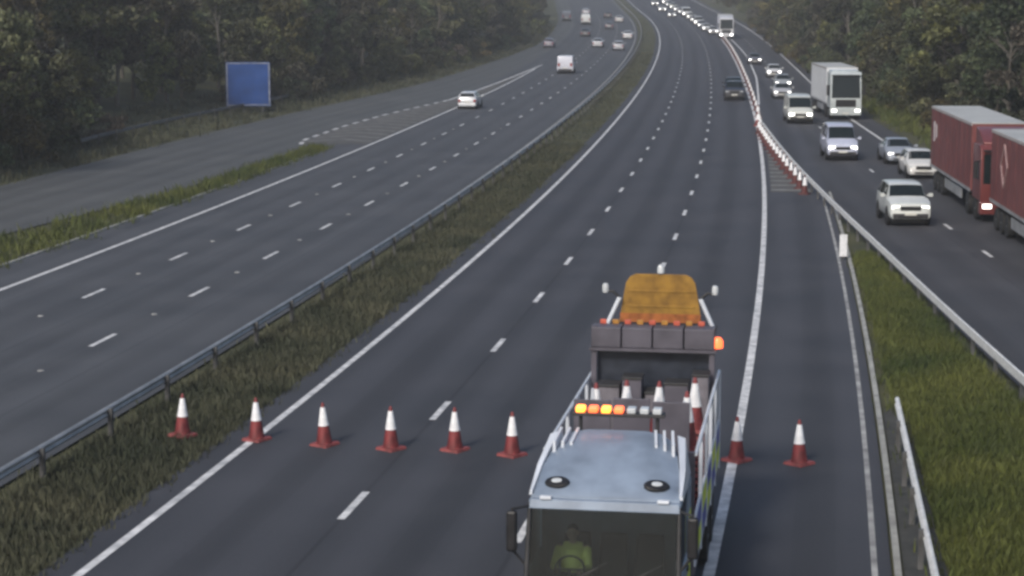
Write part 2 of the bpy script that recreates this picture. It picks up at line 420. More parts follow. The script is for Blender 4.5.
# ------------------------------------------------------------------ crash barriers
BEAM = [(-0.03, 0.50), (-0.03, 0.73), (0.0, 0.745), (0.04, 0.725), (0.06, 0.69), (0.02, 0.645), (0.02, 0.605), (0.06, 0.56), (0.04, 0.515), (0.0, 0.50)]
def barrier(name, label, path, spacing, beam_mat, post_mat, flip=1, beam=BEAM, drop_end=False):
    x0, y0 = path[0]
    root = thing(name, (x0, y0, zf(y0)), 0, label, 'crash barrier')
    rings = []; n = len(path)
    for i, (x, y) in enumerate(path):
        a, b = path[max(0, i - 1)], path[min(n - 1, i + 1)]
        d = Vector((b[0] - a[0], b[1] - a[1])).normalized(); nx_, ny_ = d.y * flip, -d.x * flip
        dip = 0.0
        if drop_end:
            dip = -0.42 * max(0, 1 - (n - 1 - i) / 2.0)
        rings.append([(x + nx_ * u - x0, y + ny_ * u - y0, zf(y) + z + dip - zf(y0)) for u, z in beam])
    MB().loft(rings).build('rail', beam_mat, root, 50)
    acc = 0; last = path[0]
    pm = MB().box(-0.05, 0.05, -0.14, -0.035, -0.15, 0.70).mesh('post'); pm.materials.append(post_mat)
    for i in range(1, n):
        a, b = path[i - 1], path[i]; L = math.hypot(b[0] - a[0], b[1] - a[1]); q = spacing - acc
        while q <= L:
            x, y = a[0] + (b[0] - a[0]) * q / L, a[1] + (b[1] - a[1]) * q / L
            o = bpy.data.objects.new('post', pm); C.objects.link(o); o.parent = root
            o.location = (x - x0, y - y0, zf(y) - zf(y0)); o.rotation_euler = (0, 0, math.atan2(b[1] - a[1], b[0] - a[0]) + (math.pi if flip < 0 else 0))
            if drop_end and n - 1 - i < 2: o.scale.z = 0.55
            q += spacing
        acc = (acc + L) % spacing
    return root
barrier('central_reserve_barrier', 'grey steel crash barrier on posts along the grassy central reserve', off(8, 560, 4, -3.35), 4.0, M_GALV, M_GALV_D)
barrier('slip_road_barrier', 'pale steel crash barrier between grass triangle and queueing slip road', [(BX(Y) - 0.75, Y) for Y in T(10, 142, 3.0)], 3.2, mat('bright_rail', (0.70, 0.71, 0.71), 0.45, metal=0.05, vary=0.15), M_GALV_D, flip=1)
rp = [(5.62, 22), (6.81, 30), (7.48, 34.5), (8.0, 38), (8.45, 41), (8.88, 43.9), (9.07, 45.2)]
barrier('short_barrier', 'short pale rail ramping down to its end in grass beside hard shoulder', rp, 3.0, mat('pale_rail', (0.66, 0.67, 0.67), 0.5, metal=0.05, vary=0.15), M_GALV_D, flip=-1, drop_end=False)
barrier('verge_barrier', 'low dull barrier along the trees beside blue road sign', [(TLX(Y) + 0.9, Y) for Y in T(126, 182, 4)], 4.0, M_GALV_D, M_GALV_D, flip=1)

# ------------------------------------------------------------------ grass (uncountable)
def blades(name, label, pts, hmin, hmax, wmin, wmax, material):
    n = len(pts); p = np.array(pts, dtype=float)
    z = np.array([gz(a, b) for a, b in pts])
    h = rng.uniform(hmin, hmax, n) * rng.uniform(0.6, 1.3, n); w = rng.uniform(wmin, wmax, n)
    a = rng.uniform(0, 2 * np.pi, n); le = rng.uniform(0.05, 0.5, n) * h; la = rng.uniform(0, 2 * np.pi, n)
    v = np.zeros((n, 4, 3))
    v[:, 0] = np.c_[p[:, 0] - np.cos(a) * w, p[:, 1] - np.sin(a) * w, z - 0.03]
    v[:, 1] = np.c_[p[:, 0] + np.cos(a) * w, p[:, 1] + np.sin(a) * w, z - 0.03]
    mx_ = p[:, 0] + np.cos(la) * le * .35; my_ = p[:, 1] + np.sin(la) * le * .35
    v[:, 2] = np.c_[mx_ + np.cos(a) * w * .7, my_ + np.sin(a) * w * .7, z + h * .6]
    v[:, 3] = np.c_[p[:, 0] + np.cos(la) * le, p[:, 1] + np.sin(la) * le, z + h]
    idx = np.arange(n) * 4
    f = np.c_[idx, idx + 1, idx + 2, idx + 3]
    me = bpy.data.meshes.new(name); me.from_pydata(v.reshape(-1, 3).tolist(), [], f.tolist()); me.update()
    return tag(link(name, me, material), label, 'grass', kind='stuff')
def clump(pts_fn, n, per, spread):
    out = []
    for _ in range(n):
        x, y = pts_fn(); k = random.randint(per // 2, per); s = spread * random.uniform(0.5, 1.4)
        for _ in range(k): out.append((x + random.gauss(0, s), y + random.gauss(0, s)))
    return out
def reserve_pt(t0, t1):
    def f():
        t = t0 + (t1 - t0) * random.random(); return P(t, random.uniform(-3.5, -0.72))
    return f
ok = lambda q: True
pts = clump(reserve_pt(22, 70), 4600, 18, 0.15) + clump(reserve_pt(70, 130), 2400, 16, 0.18) + clump(reserve_pt(120, 300), 1800, 10, 0.25) + clump(reserve_pt(300, 560), 900, 8, 0.4)
blades('reserve_grass', 'rough brownish grass and weeds covering the central reserve', pts, 0.08, 0.30, 0.008, 0.022, M_GRASS_DRY)
def tri_pt():
    while True:
        t = 20 + 82 * random.random() ** 1.1
        xl, yl = P(t, 14.75); xr = BX(yl) - 0.9
        if xr - xl > 0.25:
            x = random.uniform(xl, xr)
            return (x, yl)
def not_on_drain(q):                     # bare strip of soil between the kerb and the short barrier
    return not (q[1] < 47 and q[0] < np.interp(q[1], [20, 34.5, 46], [7.0, 7.6, 9.3]) + 0.25 and random.random() < 0.92)
pts = [q for q in clump(tri_pt, 10500, 18, 0.16) if P(q[1], 14.4)[0] < q[0] < BX(q[1]) - 0.35 and not_on_drain(q)]
blades('triangle_grass', 'long green grass on the triangle between shoulder and slip road', pts, 0.10, 0.32, 0.007, 0.020, M_GRASS)
def lstrip_pt():
    while True:
        Y = random.uniform(45, 128); a = SIX(Y) + 0.4; b = P(Y, -17.4)[0] + 0.1
        if b - a > 0.2: return (random.uniform(a, b), Y)
blades('left_strip_grass', 'tall tufted yellow green grass between left carriageway and entry slip', clump(lstrip_pt, 900, 24, 0.25), 0.14, 0.5, 0.009, 0.026, M_GRASS)
def rv_pt():
    Y = 70 + 330 * random.random() ** 1.4; return (random.uniform(BX(Y) + slip_w(Y) + 1.6, TRX(Y) + 4), Y)
blades('right_verge_grass', 'grass verge between the queue and the right hand wood', clump(rv_pt, 3200, 14, 0.35), 0.25, 0.7, 0.025, 0.07, M_GRASS)
def lv_pt():
    Y = 80 + 330 * random.random() ** 1.3; return (random.uniform(TLX(Y) - 5, SFX(Y) - 0.6), Y)
blades('left_verge_grass', 'dull grass verge at the foot of the left hand wood', clump(lv_pt, 2600, 14, 0.35), 0.2, 0.6, 0.025, 0.07, M_GRASS_DRY)

# ------------------------------------------------------------------ trees
def leaves(centres, per, rad, size):
    n = len(centres) * per
    c = np.repeat(np.array(centres), per, axis=0)
    r = np.repeat(np.array(rad), per)
    d = rng.normal(size=(n, 3)); d /= np.linalg.norm(d, axis=1)[:, None]
    c = c + d * (r * rng.uniform(0.25, 1.0, n) ** 0.6)[:, None] * np.array([1, 1, 0.8])
    a = rng.normal(size=(n, 3)); a /= np.linalg.norm(a, axis=1)[:, None]
    b = np.cross(a, rng.normal(size=(n, 3))); b /= np.linalg.norm(b, axis=1)[:, None]
    s = rng.uniform(size * .6, size * 1.3, n)[:, None]
    v = np.stack([c - a * s, c + b * s * .55, c + a * s, c - b * s * .55], axis=1)
    i = np.arange(n) * 4
    return v.reshape(-1, 3).tolist(), np.c_[i, i + 1, i + 2, i + 3].tolist()
def tree_proto(kind):
    random.seed(100 + kind)
    if kind < 5: Ht = random.uniform(9.5, 12.5); rx = random.uniform(2.8, 3.8); low = random.choice([0.12, 0.2, 0.32])
    elif kind < 7: Ht = random.uniform(12, 14); rx = random.uniform(2.0, 2.5); low = 0.1
    else: Ht = random.uniform(2.6, 3.6); rx = random.uniform(1.6, 2.2); low = 0.05
    cen, rad = [], []
    nC = 40 if kind < 7 else 16
    while len(cen) < nC:
        u = random.uniform(low, 1.0); a = random.uniform(0, 2 * math.pi)
        prof = math.sin(math.pi * min(1, max(0.02, (u - low + 0.12) / (1.14 - low)))) ** 0.6
        q = rx * prof * random.uniform(0.35, 1.12)
        cen.append((q * math.cos(a), q * math.sin(a), Ht * u * 0.97)); rad.append(random.uniform(0.55, 1.25) * (1 if kind < 7 else 0.6))
    v, f = leaves(cen, 150 if kind < 7 else 110, rad, 0.20 if kind < 7 else 0.13)
    crown = bpy.data.meshes.new('crown'); crown.from_pydata(v, [], f); crown.update()
    tb = MB(); r0 = 0.017 * Ht
    pts_ = [Vector((0, 0, -0.6))]
    for k in range(1, 6): pts_.append(Vector((random.gauss(0, 0.12), random.gauss(0, 0.12), Ht * 0.85 * k / 5)))
    for k in range(5): tb.tube(pts_[k], pts_[k + 1], r0 * (1 - k * .17), r0 * (1 - (k + 1) * .17), 8)
    for k in range(0, nC, 2):
        zc = cen[k][2] * 0.72; i = min(4, int(zc / (Ht * .85) * 5)); f_ = zc / (Ht * .85) * 5 - i
        p0 = pts_[i].lerp(pts_[i + 1], max(0, min(1, f_)))
        tb.tube(p0, cen[k], r0 * .33, r0 * .08, 5)
    trunk = tb.mesh('trunk', 60); trunk.materials.append(M_BARK)
    return crown, trunk
PROTO = [tree_proto(k) for k in range(10)]
CROWNS = [[None] * 3 for _ in range(10)]
def crown_mesh(k, c):
    if CROWNS[k][c] is None:
        me = PROTO[k][0].copy(); me.materials.append(LEAF[c]); CROWNS[k][c] = me
    return CROWNS[k][c]
random.seed(5)
KINDNAME = ['dark green', 'olive', 'brownish']
def plant(X, Y, k, side, sc, depth=0):
    c = random.choices([0, 1, 2], [0.5, 0.33, 0.17])[0]
    bush = k >= 7
    if side == 'L': where = 'left wood, ' + ('at the picture left edge' if Y < 128 else 'just left of blue sign' if Y < 160 else 'behind blue sign' if Y < 192 else 'above silver hatchback' if Y < 260 else 'towards its far end')
    elif side == 'R': where = 'right wood, ' + ('behind the red lorries' if Y < 135 else 'beside the white box lorry' if Y < 180 else 'beyond the white box lorry' if Y < 280 else 'towards its far end')
    else: where = 'wood where the road disappears'
    nm = 'shrub' if bush else 'broadleaf_tree'
    desc = 'low shrub' if bush else (('front row ' if depth == 0 else 'back row ') + ('slim tree' if k >= 5 else 'spreading tree'))
    lab = '%s %s in the %s' % (KINDNAME[c], desc, where)
    grp = '%s %ss in the %s' % (KINDNAME[c], desc, where)
    o = thing(nm, (X, Y, gz(X, Y)), random.uniform(0, 6.28), lab, 'shrub' if bush else 'tree', grp)
    o.scale = (sc * random.uniform(.9, 1.15), sc * random.uniform(.9, 1.15), sc * random.uniform(.88, 1.15))
    link('trunk', PROTO[k][1], None, o); link('crown', crown_mesh(k, c), None, o)
for side, fx, y0 in (('L', TLX, 84), ('R', TRX, 92)):
    sg = -1 if side == 'L' else 1
    for row, (sb, sp) in enumerate(((2.6, 5.0), (7.5, 5.6), (13.5, 6.5))):
        Y = y0 + random.uniform(0, 3)
        while Y < 600:
            X = fx(Y) + sg * (sb + random.uniform(-1.3, 1.3))
            if side == 'L' and row == 0 and 134 < Y < 176: X -= 3.0
            if not (row > 0 and Y > 430):
                plant(X, Y, random.choice([0, 1, 2, 3, 4, 0, 1, 2, 3, 4, 5, 6]), side, random.uniform(0.5, 0.95) if row == 0 else random.uniform(0.7, 1.15), row)
            Y += sp * random.uniform(0.7, 1.35) * (1 + max(0, Y - 150) / 260)
    Y = y0
    while Y < 420:
        if not (side == 'L' and 138 < Y < 172): plant(fx(Y) + sg * random.uniform(-0.4, 1.4), Y, random.choice([7, 8, 9]), side, random.uniform(0.7, 1.3))
        Y += random.uniform(2.6, 6.5) * (1 + max(0, Y - 150) / 200)
for k in range(14):
    plant(-20 + k * 7 + random.uniform(-2, 2), 672 + random.uniform(-6, 10), random.randint(0, 4), 'F', 1.1)

# ------------------------------------------------------------------ traffic cones
def cone_meshes():
    b = MB(); s = 0.25
    b.hexa([(-s, -s, 0), (s, -s, 0), (s, s, 0), (-s, s, 0), (-s * .93, -s * .93, .06), (s * .93, -s * .93, .06), (s * .93, s * .93, .06), (-s * .93, s * .93, .06)])
    base = b.mesh('base'); base.materials.append(M_CONEBASE)
    rr = lambda z: 0.185 - 0.155 * (z - .06) / .92
    body = MB().lathe([(rr(z) if z < .97 else rr(.97) * q, z) for z, q in ((.055, 1), (.1, 1), (.42, 1), (.8, 1), (.965, 1), (.985, .6))], 20).mesh('body', 50); body.materials.append(M_ORANGE)
    sl = MB().lathe([(rr(z) + .006, z) for z in (.46, .48, .86, .88)], 20).mesh('sleeve', 50); sl.materials.append(M_RETRO)
    return base, body, sl
CONE = cone_meshes()
M_CONE_DARK = mat('dark_red_cone', (0.085, 0.022, 0.022), 0.7, vary=0.3)  # darker red for base and body of the cones in the long line
CONE_DARK = (CONE[0].copy(), CONE[1].copy(), CONE[2])
for q in CONE_DARK[:2]: q.materials.clear(); q.materials.append(M_CONE_DARK)
def cone(x, y, z, label, group, rz=None, meshes=None, tilt=0.012):
    o = thing('traffic_cone', (x, y, z), random.uniform(0, 1.5) if rz is None else rz, label, 'traffic cone', group)
    o.rotation_euler = (random.gauss(0, tilt), random.gauss(0, tilt), o.rotation_euler[2])
    for nm, me in zip(('base', 'body', 'sleeve'), meshes or CONE): link(nm, me, None, o)
    return o
ordn = ['leftmost', 'second from the left', 'third from the left', 'fourth from the left', 'fifth from the left', 'sixth from the left']
row = [(-7.55, 43.9), (-5.85, 43.9), (-4.25, 43.4), (-2.72, 43.0), (-1.28, 42.9), (0.0, 42.4)]
for i, (x, y) in enumerate(row):
    extra = ', on grass' if i == 0 else ('' if i == 1 else '')
    cone(x, y, gz(x, y) + .16 if i == 0 else 0.006 if i == 1 else 0.001, 'red and white cone, %s in the row across the road%s' % (ordn[i], extra), 'cones set in a row across the closed carriageway', rz=0.78 + random.uniform(-.25, .25))
cone(4.92, 41.9, 0.006, 'red cone with white sleeve on the edge line just right of lorry', 'cones set in a row across the closed carriageway', rz=.8)
cone(6.25, 41.6, 0.001, 'red cone with white sleeve standing alone on the hard shoulder', 'cones set in a row across the closed carriageway', rz=.75)
Y = 98.5; LC = 'cone in the long line dividing closed carriageway from queueing traffic'
while Y < 366:
    x = BX(Y) - 1.12 if Y < 141 else P(Y, 11.3)[0]
    cone(x, Y, zf(Y) + 0.005 + (0.006 if Y < 150 else 0), LC, 'line of cones beside the queue', meshes=CONE_DARK)
    Y += 2.8 if Y < 150 else 8.0
for (x, y) in ((19.9, 158.5), (18.6, 149)):
    cone(x, y, zf(y) + .001, 'cone standing on the closed lane just in front of the dark patrol vehicle', 'cones by the patrol vehicle')

# ------------------------------------------------------------------ cars and vans
KIND = {
 # stations: x fraction, belt z, top z, half width at belt, half width at top   (front is +x)
 'hatch': dict(L=4.1, W=1.76, wb=(-.31, .31), wr=.31, st=[(-.5, .62, .72, .84, .70), (-.478, .92, 1.02, .92, .74), (-.40, .96, 1.39, .97, .66), (-.28, .96, 1.46, .99, .68), (-.03, .94, 1.48, 1, .70), (.11, .93, 1.43, 1, .69), (.27, .92, .98, 1, .80), (.41, .82, .88, .97, .78), (.48, .66, .73, .90, .72), (.5, .48, .55, .84, .68)], cab=(2, 5)),
 'saloon': dict(L=4.55, W=1.8, wb=(-.30, .32), wr=.32, st=[(-.5, .60, .70, .86, .72), (-.48, .88, .96, .92, .76), (-.34, .95, 1.01, .98, .78), (-.20, .95, 1.38, .99, .64), (-.02, .93, 1.44, 1, .68), (.10, .92, 1.40, 1, .67), (.26, .90, .96, 1, .80), (.41, .80, .86, .97, .78), (.48, .64, .71, .90, .72), (.5, .47, .54, .84, .68)], cab=(3, 5)),
 'suv': dict(L=4.5, W=1.86, wb=(-.30, .31), wr=.37, st=[(-.5, .80, .9, .90, .80), (-.485, 1.12, 1.22, .95, .80), (-.44, 1.16, 1.66, .98, .74), (-.28, 1.16, 1.74, 1, .76), (-.03, 1.15, 1.75, 1, .77), (.12, 1.14, 1.70, 1, .76), (.25, 1.13, 1.19, 1, .86), (.42, 1.04, 1.10, .98, .84), (.485, .92, .99, .94, .80), (.5, .60, .72, .9, .76)], cab=(2, 5)),
 'mpv': dict(L=4.8, W=1.92, wb=(-.31, .32), wr=.34, st=[(-.5, .80, .9, .90, .80), (-.487, 1.08, 1.18, .95, .80), (-.45, 1.12, 1.70, .98, .76), (-.30, 1.10, 1.80, 1, .78), (-.02, 1.08, 1.82, 1, .79), (.16, 1.06, 1.72, 1, .78), (.34, 1.02, 1.08, 1, .84), (.44, .90, .96, .97, .80), (.488, .72, .80, .92, .76), (.5, .52, .6, .86, .72)], cab=(2, 5)),
 'van': dict(L=5.2, W=1.98, wb=(-.30, .32), wr=.34, st=[(-.5, 1.1, 2.04, .97, .88), (-.495, 1.12, 2.1, .98, .89), (-.30, 1.12, 2.14, 1, .89), (-.05, 1.12, 2.14, 1, .89), (.14, 1.12, 2.12, 1, .88), (.24, 1.12, 2.02, 1, .84), (.38, 1.10, 1.17, 1, .86), (.46, .98, 1.05, .97, .82), (.492, .78, .86, .93, .78), (.5, .55, .63, .88, .74)], cab=(4, 5)),
}
KIND['minibus'] = dict(KIND['mpv'], st=[(a, b * 1.16, c * 1.16, d, e) for a, b, c, d, e in KIND['mpv']['st']], L=5.0)
def ring_of(s, L, hw, zfl):
    xf, zb, zt, fb, ft = s; x = xf * L; wb_ = hw * fb; wt = hw * ft
    zm = min(zb - .08, zfl + (zb - zfl) * .55)
    h = [(wb_ * .90, zfl), (wb_ * .985, zfl + .10), (wb_ * 1.0, zm), (wb_ * .965, zb), (wt, zt - .035), (wt * .86, zt)]
    pts = [(x, -y, z) for y, z in h] + [(x, 0, zt + .012)] + [(x, y, z) for y, z in reversed(h)]
    return pts
def patch(rA, rB, j0, j1, u0, u1, v0, v1, offs, nu=3):
    """a pane on the skin between two rings, lifted along its normal"""
    def along(r, u):
        q = j0 + (j1 - j0) * u; i = min(int(q), j1 - 1); f = q - i
        return Vector(r[i]).lerp(Vector(r[i + 1]), f)
    rows = []
    for v in (v0, v1): rows.append([along(rA, u0 + (u1 - u0) * k / nu).lerp(along(rB, u0 + (u1 - u0) * k / nu), v) for k in range(nu + 1)])
    nrm = (rows[0][nu] - rows[0][0]).cross(rows[1][0] - rows[0][0]).normalized()
    mid = (rows[0][0] + rows[1][nu]) / 2
    if nrm.dot(mid - Vector((mid.x * .6, 0, 0.6))) < 0: nrm = -nrm
    m = MB(); lo = [[p - nrm * .03 for p in r] for r in rows]; hi = [[p + nrm * offs for p in r] for r in rows]
    n1 = nu + 1; V = lo[0] + lo[1] + hi[0] + hi[1]; F = []
    for k in range(nu): F += [(2 * n1 + k, 2 * n1 + k + 1, 3 * n1 + k + 1, 3 * n1 + k), (k, k + 1, 2 * n1 + k + 1, 2 * n1 + k), (n1 + k + 1, n1 + k, 3 * n1 + k, 3 * n1 + k + 1)]
    F += [(0, n1, 3 * n1, 2 * n1), (nu, 2 * n1 + nu, 3 * n1 + nu, n1 + nu)]
    return m.add(V, F)
def wheel(parent, x, y, r, w, rim=M_RIM, out=1):
    t = MB().lathe([(r * .62, -w / 2), (r * .96, -w / 2), (r, -w * .32), (r, w * .32), (r * .96, w / 2), (r * .62, w / 2)], 22, (x, y, r), 'Y').build('wheel', M_RUBBER, parent, 40)
    MB().lathe([(r * .63, -w * .40), (r * .60, w * .40 * 0.9), (r * .25, w * .5 * .9), (r * .05, w * .52)] if out > 0 else [(r * .05, -w * .52), (r * .25, -w * .45), (r * .60, -w * .36), (r * .63, w * .40)], 16, (x, y, r), 'Y').build('rim', rim, t, 40)
    return t
def car(name, kind, col, X, Y, slope, label, cat, away=False, lights=None, group=None, detail=True):
    """X,Y is the middle of the end that faces the camera."""
    k = KIND[kind]; L, hw = k['L'], k['W'] / 2; st = k['st']
    dx, dy = Vector((slope, 1)).normalized()
    cx, cy = X + dx * L / 2, Y + dy * L / 2
    if away: rz = math.atan2(dy, dx); pit = -math.atan((zf(cy + 2) - zf(cy - 2)) / 4)
    else: rz = math.atan2(-dy, -dx); pit = math.atan((zf(cy + 2) - zf(cy - 2)) / 4)
    root = thing(name, (cx, cy, zf(cy) + 0.003), rz, label, cat, group, pit)
    zfl = 0.24 if kind in ('hatch', 'saloon', 'mpv') else 0.34
    rings = [ring_of(s, L, hw, zfl) for s in st]
    p = paint(col)
    body = MB().loft(rings[::-1]).build('body', p, root, 38)
    c0, c1 = k['cab']
    # panes
    patch(rings[c1], rings[c1 + 1], 4, 8, .03, .97, .07, .93, .006, 6).build('windscreen', M_GLASS, root, 40)
    if kind != 'van':
        patch(rings[c0 - 1], rings[c0], 4, 8, .06, .94, .12, .86, .006, 6).build('rear_window', M_GLASS, root, 40)
    for i in range(c0, c1):
        for j in (3, 8):
            patch(rings[i], rings[i + 1], j, j + 1, .08, .93, .06, .94, .006, 1).build('side_window', M_GLASS, root)
    for j in (3, 8):                     # quarter light beside the screen pillar
        a, b = rings[c1], rings[c1 + 1]
        lo, hi = (j, j + 1) if j == 3 else (j + 1, j)
        q = [Vector(a[lo]).lerp(Vector(a[hi]), .1), Vector(a[lo]).lerp(Vector(b[lo]), .6).lerp(Vector(a[hi]), .06), Vector(a[hi]).lerp(Vector(a[lo]), .12).lerp(Vector(b[hi]), .05)]
        sgn = -1 if j == 3 else 1
        MB().add([v + Vector((0, s_ * sgn, 0)) for s_ in (-.03, .007) for v in q], [(0, 1, 2), (3, 5, 4), (0, 3, 4, 1), (1, 4, 5, 2), (2, 5, 3, 0)]).build('quarter_window', M_GLASS, root)
    wr = k['wr']
    for fx_ in k['wb']:
        for s_ in (-1, 1):
            MB().lathe([(wr * 1.22, -.1), (wr * 1.22, .006)] if s_ > 0 else [(wr * 1.22, -.006), (wr * 1.22, .1)], 18, (fx_ * L, s_ * hw * .995, wr + .02), 'Y').build('wheel_arch', M_BLACK, root)
            wheel(root, fx_ * L, s_ * (hw - .095), wr, .21, out=s_)
    # front
    s8 = st[-2]; xf = s8[0] * L; zlh = (st[-1][1] + st[-2][2]) / 2 + .02
    lampm = {None: M_LAMP, 'on': M_LAMP_ON, 'dip': M_LAMP_DIP}[lights]
    for s_ in (-1, 1):
        y0, y1 = s_ * hw * .50, s_ * hw * .86; ya, yb = min(y0, y1), max(y0, y1)
        box('headlight', xf - .16, xf + .035, ya, yb, zlh - .075, zlh + .085, lampm, root, .02)
        y0, y1 = s_ * hw * .62, s_ * hw * .88; ya, yb = min(y0, y1), max(y0, y1)
        zt_ = st[1][1] - .12
        box('tail_lamp', -L * .5 - .012, -L * .47, ya, yb, zt_ - .2 if kind != 'van' else .9, zt_ + .02 if kind != 'van' else 1.3, M_TAIL, root, .015)
        if detail:
            xm = st[c1 + 1][0] * L - .22; zm = st[c1 + 1][1] + .06
            ms = MB().box(xm - .07, xm + .03, s_ * (hw + .13) - .09, s_ * (hw + .13) + .09, zm, zm + .15)
            ms.tube((xm, s_ * hw * .94, zm + .04), (xm, s_ * (hw + .1), zm + .07), .025)
            ms.build('door_mirror', p, root, None)
    box('grille', xf - .1, L * .5 + .012, -hw * .48, hw * .48, zlh - .12, zlh + .07, M_BLACK, root, .015)
    box('bumper', L * .47, L * .5 + .03, -hw * .84, hw * .84, zfl, zfl + .24, M_CHASSIS if kind in ('van', 'suv', 'minibus') else p, root, .05)
    box('air_intake', L * .49, L * .5 + .036, -hw * .55, hw * .55, zfl + .05, zfl + .14, M_BLACK, root)
    box('number_plate', L * .5 + .02, L * .5 + .042, -.26, .26, zfl + .16, zfl + .27, M_PLATE, root)
    box('rear_bumper', -L * .5 - .04, -L * .46, -hw * .86, hw * .86, zfl, zfl + .26, M_CHASSIS if kind in ('van', 'suv', 'minibus') else p, root, .05)
    box('rear_number_plate', -L * .5 - .05, -L * .5 + .02, -.26, .26, zfl + .32, zfl + .43, M_PLATE, root)
    box('underbody', -L * .44, L * .44, -hw * .8, hw * .8, .14, zfl + .02, M_BLACK, root)
    return root

def lorry(name, X, Y, slope, label, cab_col, box_mat, Lb=13.4, Hb=4.0, lights='dip', marks=None, fridge=False, cab_h=3.2, diamond=None):
    """articulated lorry facing the camera; X,Y is the middle of its front bumper on the ground"""
    dx, dy = Vector((slope, 1)).normalized(); rz = math.atan2(-dy, -dx)
    root = thing(name, (X, Y, zf(Y + 4) + .003), rz, label, 'lorry', None, math.atan((zf(Y + 10) - zf(Y)) / 10))
    p = paint(cab_col)
    lampm = {'dip': M_LAMP_DIP, 'on': M_LAMP_ON, None: M_LAMP}[lights]
    r_ = lambda x, w, z0, z1: [(x, -w, z0), (x, w, z0), (x, w, z1), (x, -w, z1)]
    m = MB().loft([r_(-2.25, 1.24, .95, cab_h), r_(-.45, 1.24, .95, cab_h), r_(-.28, 1.2, .95, cab_h - .18), r_(-.02, 1.23, .95, 1.75), r_(0, 1.23, .9, 1.2)])
    cabo = m.build('cab', p, root, 30, .04)
    # deflector on the roof
    MB().loft([r_(-2.2, 1.15, cab_h - .02, Hb - .1), r_(-1.6, 1.1, cab_h - .02, Hb - .2), r_(-.6, 1.05, cab_h - .02, cab_h + .1)]).build('roof_deflector', p, root, 40, .04)
    MB().hexa([(.0, -1.12, 1.72), (.0, 1.12, 1.72), (-.06, 1.12, 1.70), (-.06, -1.12, 1.70), (-.26, -1.08, cab_h - .3), (-.26, 1.08, cab_h - .3), (-.34, 1.08, cab_h - .3), (-.34, -1.08, cab_h - .3)]).build('windscreen', M_GLASS, root)
    for s_ in (-1, 1):
        box('side_window', -1.5, -.55, min(s_ * 1.2, s_ * 1.25), max(s_ * 1.2, s_ * 1.25), 1.85, 2.65, M_GLASS, root)
        box('headlight', -.12, .045, min(s_ * .72, s_ * 1.12), max(s_ * .72, s_ * 1.12), .62, .82, lampm, root, .02)
        mm = MB().box(-.25, -.13, min(s_ * 1.36, s_ * 1.52), max(s_ * 1.36, s_ * 1.52), 1.95, 2.7); mm.tube((-.3, s_ * 1.2, 2.72), (-.19, s_ * 1.44, 2.68), .03)
        mm.build('door_mirror', M_BLACK, root)
    box('sun_visor', -.36, -.02, -1.1, 1.1, cab_h - .26, cab_h - .2, M_BLACK, root)
    box('grille', -.05, .015, -.8, .8, 1.0, 1.6, M_BLACK, root, .02)
    box('bumper', -.5, .03, -1.23, 1.23, .35, .93, p, root, .05)
    box('number_plate', .02, .045, -.26, .26, .45, .56, M_PLATE, root)
    box('chassis', -2.6 - Lb, -.6, -.5, .5, .75, 1.05, M_CHASSIS, root)
    x0 = -2.75
    tr = MB().box(x0 - Lb, x0, -1.25, 1.25, 1.15, Hb).build('trailer_body', box_mat, root, None, .03)
    box('trailer_roof', x0 - Lb, x0, -1.235, 1.235, Hb - .01, Hb + .03, M_ROOF, tr)
    for s_ in (-1, 1):
        box('top_rail', x0 - Lb, x0, min(s_ * 1.24, s_ * 1.275), max(s_ * 1.24, s_ * 1.275), Hb - .1, Hb + .02, M_ROOFRAIL, tr)
        box('side_rail', x0 - Lb, x0, min(s_ * 1.24, s_ * 1.272), max(s_ * 1.24, s_ * 1.272), 1.1, 1.24, M_GALV, tr)
        for q in range(1, 9):
            xx = x0 - Lb * q / 9
            box('curtain_pole', xx - .03, xx + .03, min(s_ * 1.24, s_ * 1.262), max(s_ * 1.24, s_ * 1.262), 1.24, Hb - .1, box_mat, tr)
        box('side_guard', x0 - Lb * .62, x0 - Lb * .22, min(s_ * 1.15, s_ * 1.2), max(s_ * 1.15, s_ * 1.2), .5, .95, M_GALV, root)
    if marks:
        for (xa, xb, za, zb_) in marks:
            box('painted_mark', x0 - xb, x0 - xa, -1.268, -1.24, za, zb_, M_WHITE, tr)
    if diamond:
        xd, zd = x0 - diamond[0], diamond[1]; cs = [(xd + .75, zd), (xd, zd + .9), (xd - .75, zd), (xd, zd - .9)]
        for q in range(4):
            a_, b_ = cs[q], cs[(q + 1) % 4]
            MB().tube((a_[0], -1.262, a_[1]), (b_[0], -1.262, b_[1]), .05, n=6).build('painted_mark', mat('faded_mark', (.30, .20, .20), .6), tr)
    if fridge: box('fridge_unit', x0 - .02, x0 + .42, -1.0, 1.0, 2.3, Hb - .15, M_WHITE, root, .05)
    for x_ in (-1.35, -3.6):
        for s_ in (-1, 1): wheel(root, x_, s_ * 1.05, .50, .36, out=s_)
    for x_ in (x0 - Lb + 1.6, x0 - Lb + 2.9, x0 - Lb + 4.2):
        for s_ in (-1, 1): wheel(root, x_, s_ * 1.05, .48, .36, out=s_)
    return root
M_ROOF = mat('trailer_roof_grey', (0.40, 0.41, 0.40), 0.6, vary=0.12, scale=.6)
M_ROOFRAIL = mat('trailer_rail', (0.38, 0.35, 0.34), 0.5, vary=0.15)
M_REDCURT = mat('red_curtain', (0.150, 0.042, 0.040), 0.55, vary=0.22, scale=.8, bump=.3, bscale=2)
M_WHITEBOX = mat('white_box_body', (0.62, 0.64, 0.66), 0.45, vary=0.08, scale=.8)
M_BLUEBOX = mat('pale_box_body', (0.48, 0.50, 0.58), 0.45, vary=0.08, scale=.8)

